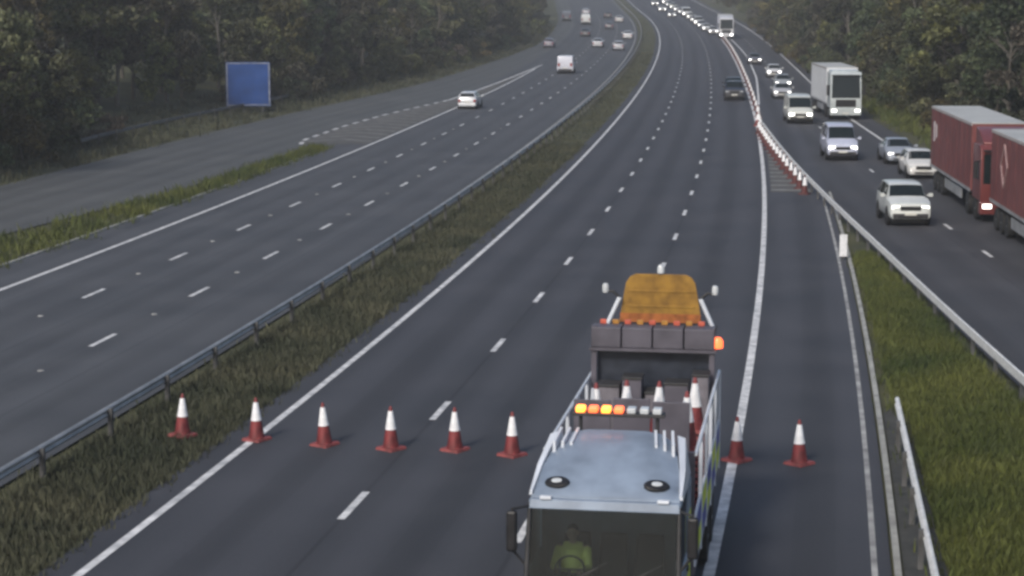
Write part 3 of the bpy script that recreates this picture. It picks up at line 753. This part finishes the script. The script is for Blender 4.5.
# the queue on the slip road (all face the camera)
car('four_by_four', 'suv', (0.62, 0.65, 0.63), 17.35, 84.8, .045, 'pale silver four by four nearest the camera in slip road queue', 'car', lights='dip')
car('people_carrier', 'minibus', (0.50, 0.53, 0.64), 19.95, 118.0, .06, 'silver blue people carrier with bright headlights behind the pale four by four', 'car', lights='on')
car('small_van', 'van', (0.60, 0.62, 0.58), 22.2, 151, .06, 'white van with headlights on left of white box lorry', 'van', lights='on')
car('saloon_car', 'saloon', (0.30, 0.33, 0.38), 23.0, 115.5, .05, 'grey saloon car behind the white hatchback near the red lorry', 'car', lights='dip')
car('hatchback', 'hatch', (0.66, 0.66, 0.64), 22.45, 106.6, .05, 'white hatchback squeezed between pale four by four and red lorry', 'car', lights=None)
lorry('box_lorry', 26.5, 156, .04, 'white articulated box lorry in right hand lane of the queue', (0.50, 0.55, 0.56), M_WHITEBOX, Lb=11, Hb=4.0, lights='dip', fridge=True, cab_h=3.75)
lorry('red_lorry', 21.95, 86.3, .075, 'red curtain sided lorry behind another red lorry at right edge', (0.16, 0.04, 0.038), M_REDCURT, Lb=13.4, Hb=4.2, cab_h=3.4, marks=[(11.3, 11.5, 2.7, 3.4), (12.05, 12.3, 2.5, 3.5)])
lorry('red_lorry', 20.9, 69.0, .075, 'foremost red lorry cut off by the right edge of the picture', (0.16, 0.04, 0.038), M_REDCURT, Lb=13.4, Hb=4.2, diamond=(10.0, 2.9))
far = [('hatchback', 'hatch', (0.30, 0.32, 0.33), 28.1, 204, 'on', 'grey hatchback with white lights third behind the white van'),
       ('saloon_car', 'saloon', (0.42, 0.43, 0.45), 25.6, 186, 'dip', 'silver saloon directly behind the white van in the queue'),
       ('hatchback', 'hatch', (0.60, 0.61, 0.62), 30.5, 229, 'on', 'white hatchback halfway along the queue by the right verge'),
       ('saloon_car', 'saloon', (0.12, 0.12, 0.14), 32.4, 263, 'on', 'dark saloon with bright headlights far up the queue')]
for nm, kd, col, x, y, li, lab in far: car(nm, kd, col, x, y, .085, lab, 'car', lights=li, group='cars queueing on the slip road')
lorry('box_lorry', 38.2, 352, .07, 'distant white lorry with headlights on near the top of the queue', (0.62, 0.63, 0.66), M_BLUEBOX, Lb=9, Hb=4.0, lights='on', cab_h=3.6)
place = ['just behind', 'second behind', 'third behind', 'fourth behind', 'fifth behind', 'sixth behind', 'seventh behind', 'eighth behind', 'ninth behind', 'tenth behind', 'eleventh behind', 'twelfth behind']
QF = ['hatch', 'saloon', 'hatch', 'mpv', 'saloon', 'hatch', 'van', 'hatch', 'saloon', 'hatch', 'saloon', 'mpv']
QC = [(.5, .5, .52), (.62, .63, .64), (.3, .32, .36), (.6, .6, .6), (.2, .2, .22), (.6, .6, .58), (.66, .66, .66), (.4, .4, .42), (.6, .6, .6), (.55, .55, .5), (.25, .27, .3), (.6, .6, .6)]
QN = {'hatch': 'hatchback', 'saloon': 'saloon', 'mpv': 'people carrier', 'van': 'van'}
for i, (kd, col) in enumerate(zip(QF, QC)):
    y = 372 + i * 14.5; x_, y_ = P(y, np.interp(y, [372, 395, 600], [10.2, 9.2, 9.0]))
    car({'hatch': 'hatchback', 'saloon': 'saloon_car', 'mpv': 'people_carrier', 'van': 'small_van'}[kd], kd, col, x_, y_, head(y), 'tiny %s with headlights on, %s distant white lorry' % (QN[kd], place[i]), 'van' if kd == 'van' else 'car', lights='on', group='cars queueing on the slip road')
for y, o_, kd, col, wh in ((455, 5.5, 'hatch', (.3, .3, .32), 'nearest'), (488, 5.4, 'saloon', (.6, .6, .6), 'middle one'), (522, 5.6, 'hatch', (.5, .5, .5), 'farthest')):
    x_, y_ = P(y, o_)
    car('hatchback' if kd == 'hatch' else 'saloon_car', kd, col, x_, y_, head(y), 'tiny oncoming %s overtaking the far end of the queue, %s of three' % (QN[kd], wh), 'car', lights='on', group='cars queueing on the slip road')
# patrol vehicle on the closed carriageway
car('patrol_vehicle', 'suv', (0.02, 0.022, 0.03), 20.7, 183, .11, 'dark four by four nearest on the closed carriageway, beside the cones', 'car', lights=None)
car('patrol_vehicle', 'suv', (0.015, 0.015, 0.02), 21.45, 190.6, .11, 'second dark four by four parked behind the one on closed carriageway', 'car', lights=None)
# left carriageway, driving away
car('hatchback', 'hatch', (0.55, 0.57, 0.60), -3.9, 170, .115, 'silver hatchback alone on left carriageway, nearest going away', 'car', away=True)
car('panel_van', 'van', (0.58, 0.60, 0.68), 6.4, 238, .09, 'white panel van driving away on the left carriageway', 'van', away=True)
for nm, kd, col, x, y, lab in [('hatchback', 'hatch', (.16, .15, .19), 5.9, 318, 'dark hatchback in the merging lane left of white panel van'),
        ('saloon_car', 'saloon', (.42, .43, .46), 13.8, 319, 'silver saloon driving away beyond the white panel van'),
        ('hatchback', 'hatch', (.35, .36, .40), 16.6, 308, 'grey hatchback driving away close to the central barrier'),
        ('saloon_car', 'saloon', (.05, .05, .06), 13.4, 362, 'black saloon far off on left carriageway behind pale van'),
        ('small_van', 'van', (.62, .64, .64), 15.6, 418, 'distant pale van near the left trees'),
        ('hatchback', 'hatch', (.10, .10, .12), 19.4, 395, 'distant dark hatchback in middle lane of left carriageway'),
        ('saloon_car', 'saloon', (.5, .5, .5), 23.3, 430, 'distant silver saloon nearest the far central barrier'),
        ('hatchback', 'hatch', (.45, .46, .5), 17.6, 470, 'faint pale hatchback farthest away on left carriageway'),
        ('saloon_car', 'saloon', (.55, .56, .58), 20.6, 352, 'pale saloon in the middle lane ahead of grey hatchback'),
        ('hatchback', 'hatch', (.06, .06, .07), 21.9, 452, 'distant black hatchback ahead of silver saloon by far barrier'),
        ('small_van', 'van', (.1, .11, .14), 12.0, 436, 'distant dark van closest to the left trees')]:
    car(nm, kd, col, x, y, head(y), lab, 'van' if kd == 'van' else 'car', away=True, group='cars driving away on the left carriageway')

# ------------------------------------------------------------------ blue sign, marker plate
M_BLUE = mat('sign_blue', (0.020, 0.066, 0.235), 0.4, vary=0.2, scale=.8)
sg = thing('road_sign', (-22.25, 166, zf(168) - .05), 0.10, 'large blue road sign with pale border at the edge of left wood', 'road sign')
for s_ in (-1, 1): MB().tube((s_ * 1.2, .08, -.3), (s_ * 1.2, .08, 3.8), .07, n=10).build('post', M_GALV_D, sg)
panel = box('sign_panel', -1.85, 1.85, -.022, .03, .55, 4.25, M_BLUE, sg, .01)
for q in range(8): box('plank', -1.85, 1.85, -.03, -.022, .552 + q * .4625, .552 + q * .4625 + .445, M_BLUE, panel)
for a in ((-1.80, -1.72, .62, 4.18), (1.72, 1.80, .62, 4.18), (-1.72, 1.72, .62, .68), (-1.72, 1.72, 4.12, 4.18)):
    box('border_strip', a[0], a[1], -.036, -.03, a[2], a[3], M_PAINT_OLD, panel)
mk = thing('marker_post', (12.65, 74.2, -.02), 0.12, 'short white marker plate standing beside the kerb of hard shoulder', 'marker post')
box('plate', -.15, .15, -.02, .02, .15, 1.0, M_RETRO, mk, .02)
box('stem', -.04, .04, .021, .07, -.1, .95, M_GALV_D, mk)

# ------------------------------------------------------------------ the works lorry in front
TR = thing('works_lorry', (1.29, 27.5, 0.003), math.atan2(-.9877, -.1560), 'white works lorry with lit amber light bar and raised orange board', 'lorry')
M_TW = mat('works_white_sky_tint', (0.20, 0.25, 0.325), 0.42, vary=0.2, scale=2.2, coat=.1)  # white paint, with the sky's blue-grey reflection put into its base colour
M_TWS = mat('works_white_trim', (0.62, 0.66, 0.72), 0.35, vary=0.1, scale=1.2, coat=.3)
M_BOARD = mat('orange_board', (0.20, 0.105, 0.018), 0.6, col2=(0.36, 0.20, 0.03), scale=4.5)
M_BOARDF = mat('orange_board_frame', (0.36, 0.17, 0.03), 0.5)
M_YEL = mat('fluorescent_yellow', (0.60, 0.68, 0.05), 0.5, vary=.1)
M_BLU = mat('livery_blue', (0.04, 0.06, 0.32), 0.4)
M_GREYP = mat('grey_locker', (0.085, 0.08, 0.10), 0.55, vary=.25, scale=2)
M_STRIPE = mat('red_stripe', (0.50, 0.10, 0.06), 0.5)
# cab shell from plates so that the driver can be seen
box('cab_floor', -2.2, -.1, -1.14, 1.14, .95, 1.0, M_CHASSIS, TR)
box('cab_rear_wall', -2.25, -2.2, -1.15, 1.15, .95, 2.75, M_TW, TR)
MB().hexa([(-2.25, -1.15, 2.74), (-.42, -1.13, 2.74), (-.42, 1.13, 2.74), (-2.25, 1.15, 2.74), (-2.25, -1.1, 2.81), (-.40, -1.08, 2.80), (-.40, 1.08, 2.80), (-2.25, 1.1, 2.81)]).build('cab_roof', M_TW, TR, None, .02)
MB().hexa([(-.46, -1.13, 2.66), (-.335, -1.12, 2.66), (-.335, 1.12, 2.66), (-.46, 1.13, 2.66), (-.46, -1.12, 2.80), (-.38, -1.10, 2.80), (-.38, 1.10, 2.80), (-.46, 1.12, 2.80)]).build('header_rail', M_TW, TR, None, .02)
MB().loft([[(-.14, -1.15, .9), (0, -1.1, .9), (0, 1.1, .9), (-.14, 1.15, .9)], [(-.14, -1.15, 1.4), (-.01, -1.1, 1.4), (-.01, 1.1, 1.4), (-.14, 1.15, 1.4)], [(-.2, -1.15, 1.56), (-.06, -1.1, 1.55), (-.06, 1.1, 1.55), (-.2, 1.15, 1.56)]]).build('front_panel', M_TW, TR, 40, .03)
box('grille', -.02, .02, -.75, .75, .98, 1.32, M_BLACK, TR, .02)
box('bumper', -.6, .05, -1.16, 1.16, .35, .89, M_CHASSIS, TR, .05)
box('number_plate', .045, .07, -.26, .26, .42, .53, M_PLATE, TR)
for s_ in (-1, 1):
    a, b = min(s_ * .7, s_ * 1.08), max(s_ * .7, s_ * 1.08)
    box('headlight', -.05, .065, a, b, .60, .80, M_LAMP, TR, .02)
    e0, e1 = (s_ * 1.15, s_ * 1.10); a, b = min(e0, e1), max(e0, e1)
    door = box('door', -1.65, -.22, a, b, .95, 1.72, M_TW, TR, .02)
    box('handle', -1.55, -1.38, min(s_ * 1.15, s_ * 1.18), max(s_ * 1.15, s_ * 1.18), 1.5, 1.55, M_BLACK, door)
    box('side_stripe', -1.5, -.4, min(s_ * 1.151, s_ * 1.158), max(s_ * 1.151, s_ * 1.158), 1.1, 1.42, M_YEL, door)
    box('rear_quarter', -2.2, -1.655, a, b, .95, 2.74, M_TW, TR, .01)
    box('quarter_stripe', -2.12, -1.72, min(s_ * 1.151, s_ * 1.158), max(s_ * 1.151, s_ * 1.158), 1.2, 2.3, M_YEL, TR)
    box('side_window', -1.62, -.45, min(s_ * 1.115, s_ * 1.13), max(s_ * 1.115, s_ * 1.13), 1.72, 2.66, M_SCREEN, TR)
    MB().tube((-.11, s_ * 1.12, 1.52), (-.40, s_ * 1.10, 2.74), .045, .035, 8).build('screen_pillar', M_CHASSIS, TR, 50)
    mm = MB().box(-.12, .0, min(s_ * 1.24, s_ * 1.40), max(s_ * 1.24, s_ * 1.40), 2.08, 2.70)
    mm.build('door_mirror', M_BLACK, TR, None, .04)
    MB().tube((-.35, s_ * 1.12, 2.70), (-.06, s_ * 1.32, 2.72), .022).build('mirror_arm', M_CHASSIS, TR, 50)
    MB().tube((-.2, s_ * 1.14, 1.85), (-.06, s_ * 1.32, 2.12), .022).build('mirror_arm', M_CHASSIS, TR, 50)
MB().hexa([(-.09, -1.08, 1.56), (-.09, 1.08, 1.56), (-.12, 1.08, 1.555), (-.12, -1.08, 1.555), (-.355, -1.06, 2.67), (-.355, 1.06, 2.67), (-.385, 1.06, 2.665), (-.385, -1.06, 2.665)]).build('windscreen', M_SCREEN, TR)
for y_ in (-.55, .25):
    MB().tube((-.08, y_, 1.60), (-.20, y_ + .62, 1.93), .012, n=6).build('wiper', M_BLACK, TR)
MB().loft([[(-.62, -1.05, 1.0), (-.2, -1.05, 1.0), (-.2, 1.05, 1.0), (-.62, 1.05, 1.0)], [(-.58, -1.05, 1.5), (-.2, -1.05, 1.54), (-.2, 1.05, 1.54), (-.58, 1.05, 1.5)]]).build('dashboard', M_BLACK, TR, 40, .04)
for y_ in (-.56, .56, .0):
    seat = MB().box(-1.65, -1.1, y_ - .24, y_ + .24, 1.12, 1.24).build('seat', M_FABRIC, TR, None, .05)
    MB().hexa([(-1.75, y_ - .24, 1.24), (-1.6, y_ - .24, 1.24), (-1.6, y_ + .24, 1.24), (-1.75, y_ + .24, 1.24), (-1.92, y_ - .2, 1.92), (-1.8, y_ - .2, 1.92), (-1.8, y_ + .2, 1.92), (-1.92, y_ + .2, 1.92)]).build('backrest', M_FABRIC, seat, None, .04)
    box('pedestal', -1.6, -1.15, y_ - .18, y_ + .18, 1.0, 1.12, M_CHASSIS, seat)
rings = []
for k in range(25):                       # steering wheel
    a = 2 * math.pi * k / 24; cc = Vector((-.80, -.56, 1.62)); ax = Vector((math.sin(R(50)), 0, math.cos(R(50)))) ; u = Vector((math.cos(R(50)), 0, -math.sin(R(50)))); w = Vector((0, 1, 0))
    ce = cc + u * (.22 * math.cos(a)) + w * (.22 * math.sin(a)); dr = (ce - cc).normalized()
    rings.append([ce + dr * (.016 * math.cos(2 * math.pi * q / 6)) + ax * (.016 * math.sin(2 * math.pi * q / 6)) for q in range(6)])
sw = MB().loft(rings, cap=False); sw.tube((-.80, -.56, 1.62), (-.55, -.56, 1.42), .03); sw.tube((-.80, -.78, 1.62), (-.80, -.34, 1.62), .018)
sw.build('steering_wheel', M_BLACK, TR, 60)
# roof deflector with its two lamp pods
fr = []
for x_, w_, zt in ((-.47, 1.10, 2.84), (-.62, 1.11, 2.95), (-1.1, 1.07, 3.18), (-1.6, 1.0, 3.37), (-2.05, .94, 3.47), (-2.2, .92, 3.46)):
    pts_ = [(x_, -w_, 2.80)]
    for q in range(9):
        f_ = q / 8; y_ = -w_ + 2 * w_ * f_
        e = abs(2 * f_ - 1); pts_.append((x_ + .10 * (e ** 3) * (-1), y_ * (1 - .03), zt - (zt - 2.80) * .30 * e ** 5))
    pts_.append((x_, w_, 2.80)); fr.append(pts_)
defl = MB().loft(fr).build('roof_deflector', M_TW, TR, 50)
for s_ in (-1, 1):
    pod = MB().lathe([(.02, -.05), (.165, -.05), (.17, .0), (.15, .025), (.12, .028)], 18, (0, 0, 0), 'Z').build('lamp_pod', M_BLACK, defl, 40)
    pod.location = (-.70, s_ * .74, 2.985); pod.rotation_euler = (s_ * -.06, R(24), s_ * .2); pod.scale = (.72, 1.15, 1)
    ln = MB().lathe([(.075, .02), (.07, .036), (.03, .042)], 16).build('lens', M_LAMP, pod, 40)
    for q in range(3):
        y_ = s_ * (.60 + q * .13)
        MB().hexa([(-2.12, y_ - .025, 3.30), (-1.62, y_ - .025 + s_ * .05, 3.20), (-1.62, y_ + .025 + s_ * .05, 3.20), (-2.12, y_ + .025, 3.30), (-2.12, y_ - .02, 3.50), (-1.62, y_ - .02 + s_ * .05, 3.385), (-1.62, y_ + .02 + s_ * .05, 3.385), (-2.12, y_ + .02, 3.50)]).build('rib', M_TWS, defl)
    MB().loft([[(-2.24, s_ * .95, 2.82), (-2.24, s_ * 1.14, 2.82), (-2.24, s_ * 1.05, 3.36), (-2.24, s_ * .93, 3.40)], [(-1.3, s_ * 1.04, 2.82), (-1.3, s_ * 1.15, 2.82), (-1.3, s_ * 1.12, 3.10), (-1.3, s_ * 1.03, 3.14)], [(-.55, s_ * 1.09, 2.815), (-.55, s_ * 1.14, 2.815), (-.55, s_ * 1.125, 2.88), (-.55, s_ * 1.085, 2.88)]]).build('side_fin', M_TWS, defl)
    box('roof_marker_lamp', -.43, -.345, min(s_ * .78, s_ * .95), max(s_ * .78, s_ * .95), 2.80, 2.85, M_TWS, TR, .01)
# light bar
lb = box('light_bar', -2.55, -2.3, -.72, .72, 3.64, 3.69, M_CHASSIS, TR, .01)
for q in range(7):
    y0 = -.70 + q * .2; lit = q < 4
    box('lamp', -2.53, -2.32, y0 + .03, y0 + .17, 3.692, 3.78, (M_AMBER_ON, M_RED_ON, M_AMBER_ON, M_RED_ON)[q] if lit else M_LAMP, lb, .02)
for s_ in (-.6, .6): MB().tube((-2.42, s_, 2.8), (-2.42, s_, 3.65), .03).build('light_bar_post', M_CHASSIS, TR)
# chassis, wheels
for s_ in (-.42, .42): box('chassis_rail', -10.0, -.6, s_ - .06, s_ + .06, .72, .98, M_CHASSIS, TR)
for x_, ys_ in ((-1.25, (1.0,)), (-7.0, (1.02, .66)), (-8.3, (1.02, .66))):
    for s_ in (-1, 1):
        for yw in ys_: wheel(TR, x_, s_ * yw, .48, .29, out=s_)
# load bed
box('bed_floor', -9.6, -2.55, -1.2, 1.2, 1.08, 1.2, M_GREYP, TR)
box('head_board', -2.68, -2.60, -1.18, 1.18, 1.2, 3.05, M_GREYP, TR)
for s_ in (-1, 1):
    a, b = min(s_ * 1.17, s_ * 1.21), max(s_ * 1.17, s_ * 1.21)
    for q in range(5):
        x1 = -2.62 - q * 1.4; sp_ = box('side_panel', x1 - 1.38, x1, a, b, 1.2, 2.05, M_TWS, TR, .01)
        box('side_stripe', x1 - 1.30, x1 - .08, min(s_ * 1.205, s_ * 1.216), max(s_ * 1.205, s_ * 1.216), 1.30, 1.62, M_YEL if q % 2 == 0 else M_BLU, sp_)
        box('side_stripe', x1 - 1.30, x1 - .08, min(s_ * 1.205, s_ * 1.216), max(s_ * 1.205, s_ * 1.216), 1.66, 1.98, M_BLU if q % 2 == 0 else M_YEL, sp_)
        MB().tube((x1 - 1.39, s_ * 1.19, 1.1), (x1 - 1.39, s_ * 1.19, 3.0), .035, n=6).build('stake', M_TWS, TR)
    MB().tube((-2.6, s_ * 1.19, 3.02), (-9.5, s_ * 1.19, 3.02), .03, n=6).build('hand_rail', M_TWS, TR)
# upright store boards
for q in range(3):
    y0 = -.98 + q * .66
    box('store_board', -4.62, -4.56, y0, y0 + .62, 1.2, 3.42 + .04 * (q % 2), M_GREYP, TR, .01)
# gantry with locker row and dark back board
for s_ in (-1.1, 1.1): box('gantry_post', -8.62, -8.5, s_ - .05, s_ + .05, 1.2, 4.0, M_GREYP, TR)
box('back_board', -8.80, -8.72, -1.05, 1.05, 1.2, 3.56, mat('back_board_dark', (.03, .036, .05), .3), TR)
M_CRATE = mat('worn_crate', (.16, .15, .17), .7, vary=.3, scale=3)
for (xa, ya, wa, za, ma) in ((-7.95, -.98, .42, 2.95, M_CRATE), (-7.85, -.50, .36, 3.12, M_GREYP), (-7.9, -.08, .30, 2.85, M_CRATE), (-7.8, .28, .44, 3.05, M_GREYP), (-7.9, .78, .3, 3.2, M_CRATE)):
    lk_ = box('equipment_locker', xa - .45, xa, ya, ya + wa, 1.2, za, ma, TR, .02)
    box('lid', xa - .47, xa + .02, ya - .01, ya + wa + .01, za + .001, za + .05, M_CHASSIS, lk_, .01)
for q, (ya, yb) in enumerate(((-.9, -.5), (-.3, .1), (.2, .62), (.7, .98))):
    MB().tube((-5.0, ya, 1.25), (-4.9, (ya + yb) / 2, 3.55 - .06 * q), .022, n=6).build('sign_frame_leg', M_TWS, TR)
    MB().tube((-5.0, yb, 1.25), (-4.9, (ya + yb) / 2, 3.55 - .06 * q), .022, n=6).build('sign_frame_leg', M_TWS, TR)
gb = box('gantry_beam', -8.95, -8.45, -1.18, 1.18, 3.54, 3.60, M_GREYP, TR)
for q in range(4):
    y0 = -1.15 + q * .58
    box('locker', -8.93, -8.47, y0, y0 + .555, 3.605, 3.98, M_GREYP, TR, .015)
for q in range(9):
    y0 = -1.02 + q * .23
    box('reflector', -8.9, -8.85, y0, y0 + .12, 3.985, 4.07, M_STRIPE if q % 2 == 0 else M_BOARDF, TR, .01)
# raised orange board
bd = MB()
prof = [(-.80, 3.80), (.80, 3.80), (.74, 4.20), (.67, 4.58), (.60, 4.69), (.48, 4.75), (-.48, 4.75), (-.60, 4.69), (-.67, 4.58), (-.74, 4.20)]
bd.loft([[(-10.26, y_, z_) for y_, z_ in prof], [(-10.20, y_, z_) for y_, z_ in prof]])
board = bd.build('arrow_board', M_BOARD, TR)
for q in range(25):
    y_ = -.60 + q * .05; box('board_slat', -10.2, -10.188, y_ - .007, y_ + .007, 3.84, 4.62 if abs(y_) > .5 else 4.72, M_BOARD, board)
box('lower_band', -10.2, -10.175, -.78, .78, 3.81, 3.98, mat('brown_orange_band', (.30, .095, .022), .6, vary=.4, scale=7), board)
for z_ in (4.12, 4.42): box('board_cross_bar', -10.205, -10.18, -.66, .66, z_ - .015, z_ + .015, M_BOARD, board)
for s_ in (-1, 1):
    MB().tube((-10.1, s_ * 1.05, 3.7), (-10.1, s_ * .78, 4.3), .045, n=8).build('board_brace', M_TWS, TR, 50)
    MB().tube((-10.1, s_ * .78, 4.3), (-10.1, s_ * .92, 4.42), .03, n=8).build('lamp_arm', M_CHASSIS, TR)
    MB().lathe([(.02, -.04), (.055, -.03), (.065, 0), (.065, .09), (.05, .14), (.01, .155)], 14, (-10.1, s_ * 1.06, 4.42)).build('warning_lamp', M_LAMP, TR, 40)
    MB().tube((-10.1, s_ * .9, 4.42), (-10.1, s_ * 1.06, 4.40), .025, n=6).build('lamp_arm', M_CHASSIS, TR)
    box('board_post', -10.3, -10.1, s_ * .98 - .05, s_ * .98 + .05, .9, 3.75, M_CHASSIS, TR)
box('board_cross_member', -10.3, -10.08, -1.1, 1.1, 3.70, 3.78, M_CHASSIS, TR)
MB().lathe([(.05, 0), (.07, .01), (.07, .12), (.04, .17), (.01, .18)], 12, (-10.22, 0, 4.765)).build('beacon', M_LAMP, TR, 40)
MB().lathe([(.06, 0), (.10, .01), (.10, .14), (.06, .2), (.01, .21)], 12, (-8.6, 1.20, 3.62)).build('side_beacon', M_RED_ON, TR, 40)
box('rear_cross_member', -10.3, -9.55, -1.15, 1.15, .75, .98, M_CHASSIS, TR)

def truck_pt(x, y, z): 
    c_, s_ = math.cos(TR.rotation_euler[2]), math.sin(TR.rotation_euler[2])
    return (TR.location.x + x * c_ - y * s_, TR.location.y + x * s_ + y * c_, TR.location.z + z)
STK = ['stack nearest the cab on the left', 'stack nearest the cab on the right', 'left of the two middle stacks', 'right of the two middle stacks', 'rearmost right hand stack', 'rearmost left hand stack']
for si, (x_, y_, n_) in enumerate([(-5.35, -.85, 9), (-5.4, .86, 12), (-6.2, -.25, 12), (-6.2, .32, 12), (-7.2, .88, 11), (-7.0, -.88, 10)]):
    for q in range(n_):
        wx, wy, wz = truck_pt(x_, y_, 1.201 + q * .115)
        cone(wx, wy, wz, 'cone on the works lorry, %s%s' % ('topmost of ' if q == n_ - 1 else 'nested in ', STK[si]), 'cones stacked on the works lorry, ' + STK[si], tilt=0, rz=TR.rotation_euler[2])

# the driver, seated behind the windscreen on the left of the picture
M_SKIN = mat('skin', (0.42, 0.27, 0.20), 0.55, vary=.08)
M_HIVIS = mat('hi_vis_jacket', (0.62, 0.66, 0.16), 0.7, vary=.12)
M_TROUS = mat('dark_trousers', (0.02, 0.022, 0.03), 0.9)
M_HAIR = mat('dark_hair', (0.02, 0.015, 0.012), 0.8)
dl = truck_pt(-1.40, -.60, 1.24)
DR = thing('person', dl, TR.rotation_euler[2], 'person in yellow jacket at the wheel of the works lorry', 'person')
def fused(name, mb, material, voxel, parent):
    o = mb.build(name, material, parent)
    r = o.modifiers.new('remesh', 'REMESH'); r.mode = 'VOXEL'; r.voxel_size = voxel; r.use_smooth_shade = True
    s = o.modifiers.new('smooth', 'SMOOTH'); s.iterations = 3; s.factor = .5
    return o
bm_ = MB()                                # body: hips at the seat, +x is forwards
bm_.ball((.0, 0, .10), .16, sq=(1, 1.15, .8)); bm_.tube((-.05, 0, .1), (-.14, 0, .50), .145, .165, 14)
bm_.tube((-.14, -.13, .50), (-.14, .13, .50), .085, n=12); bm_.tube((-.14, 0, .5), (-.11, 0, .66), .06, .055, 12)
bm_.ball((-.09, 0, .76), .105, 14, sq=(1.0, .82, 1.18)); bm_.ball((.0, 0, .705), .045, sq=(.9, 1, .8))
bm_.tube((.005, 0, .775), (.03, 0, .74), .012, .02, 8)
for s_ in (-1, 1):
    bm_.ball((-.09, s_ * .088, .755), .024, 8, sq=(.8, .4, 1.2))
    sh, el = (-.14, s_ * .21, .50), (.10, s_ * .27, .27)
    hd = (.44, s_ * .17, .33)
    bm_.tube(sh, el, .056, .043, 10); bm_.tube(el, hd, .042, .028, 10); bm_.ball(sh, .062); bm_.ball(el, .044)
    bm_.ball((hd[0] + .04, hd[1], hd[2]), .038, sq=(1.3, .9, .5))
    for q in range(4):
        y_ = hd[1] - .026 + q * .0175; ln_ = (.055, .065, .06, .048)[q]
        bm_.tube((hd[0] + .07, y_, hd[2] + .005), (hd[0] + .07 + ln_ * .6, y_, hd[2] - .005), .0095, n=6); bm_.tube((hd[0] + .07 + ln_ * .6, y_, hd[2] - .005), (hd[0] + .07 + ln_ * .5, y_, hd[2] - .045), .0085, n=6)
    bm_.tube((hd[0] + .02, hd[1] - s_ * .03, hd[2]), (hd[0] + .07, hd[1] - s_ * .055, hd[2] + .005), .011, n=6)
    kn = (.46, s_ * .12, .12); an = (.66, s_ * .12, -.16)
    bm_.tube((.0, s_ * .09, .09), kn, .085, .06, 12); bm_.tube(kn, an, .058, .04, 10); bm_.tube(an, (.84, s_ * .12, -.19), .042, .034, 10)
fused('body', bm_, M_SKIN, .011, DR)
jk = MB(); jk.tube((-.04, 0, .06), (-.14, 0, .50), .172, .19, 14); jk.tube((-.14, -.15, .50), (-.14, .15, .50), .10, n=12); jk.tube((-.14, 0, .52), (-.125, 0, .60), .085, .075, 12)
for s_ in (-1, 1):
    jk.tube((-.14, s_ * .21, .50), (.10, s_ * .27, .27), .076, .06, 10); jk.tube((.10, s_ * .27, .27), (.40, s_ * .18, .325), .058, .043, 10); jk.ball((.10, s_ * .27, .27), .06)
fused('jacket', jk, M_HIVIS, .014, DR)
tz = MB()
for s_ in (-1, 1):
    tz.tube((-.02, s_ * .09, .09), (.46, s_ * .12, .12), .10, .074, 12); tz.tube((.46, s_ * .12, .12), (.64, s_ * .12, -.13), .072, .056, 10); tz.ball((.46, s_ * .12, .12), .074)
tz.ball((-.0, 0, .09), .175, sq=(1, 1.12, .75))
fused('trousers', tz, M_TROUS, .014, DR)
hr = MB(); hr.ball((-.108, 0, .795), .108, 14, sq=(.95, .84, 1.0)); fused('hair', hr, M_HAIR, .012, DR)
for s_ in (-1, 1): MB().ball((-.005, s_ * .036, .775), .0125).build('eye', M_BLACK, DR)

# ------------------------------------------------------------------ haze
M_HAZE = bpy.data.materials.new('haze'); M_HAZE.use_nodes = True
n = M_HAZE.node_tree.nodes; n.remove(n['Principled BSDF'])
pv = n.new('ShaderNodeVolumePrincipled'); pv.inputs['Color'].default_value = (0.95, 0.96, 0.97, 1); pv.inputs['Density'].default_value = 0.0006; pv.inputs['Anisotropy'].default_value = 0.2
M_HAZE.node_tree.links.new(pv.outputs[0], n['Material Output'].inputs['Volume'])
hz = box('haze', -540, 540, -310, 1210, -1.2, 62, M_HAZE); hz['kind'] = 'stuff'; hz['label'] = 'thin grey haze over the far road'; hz['category'] = 'haze'
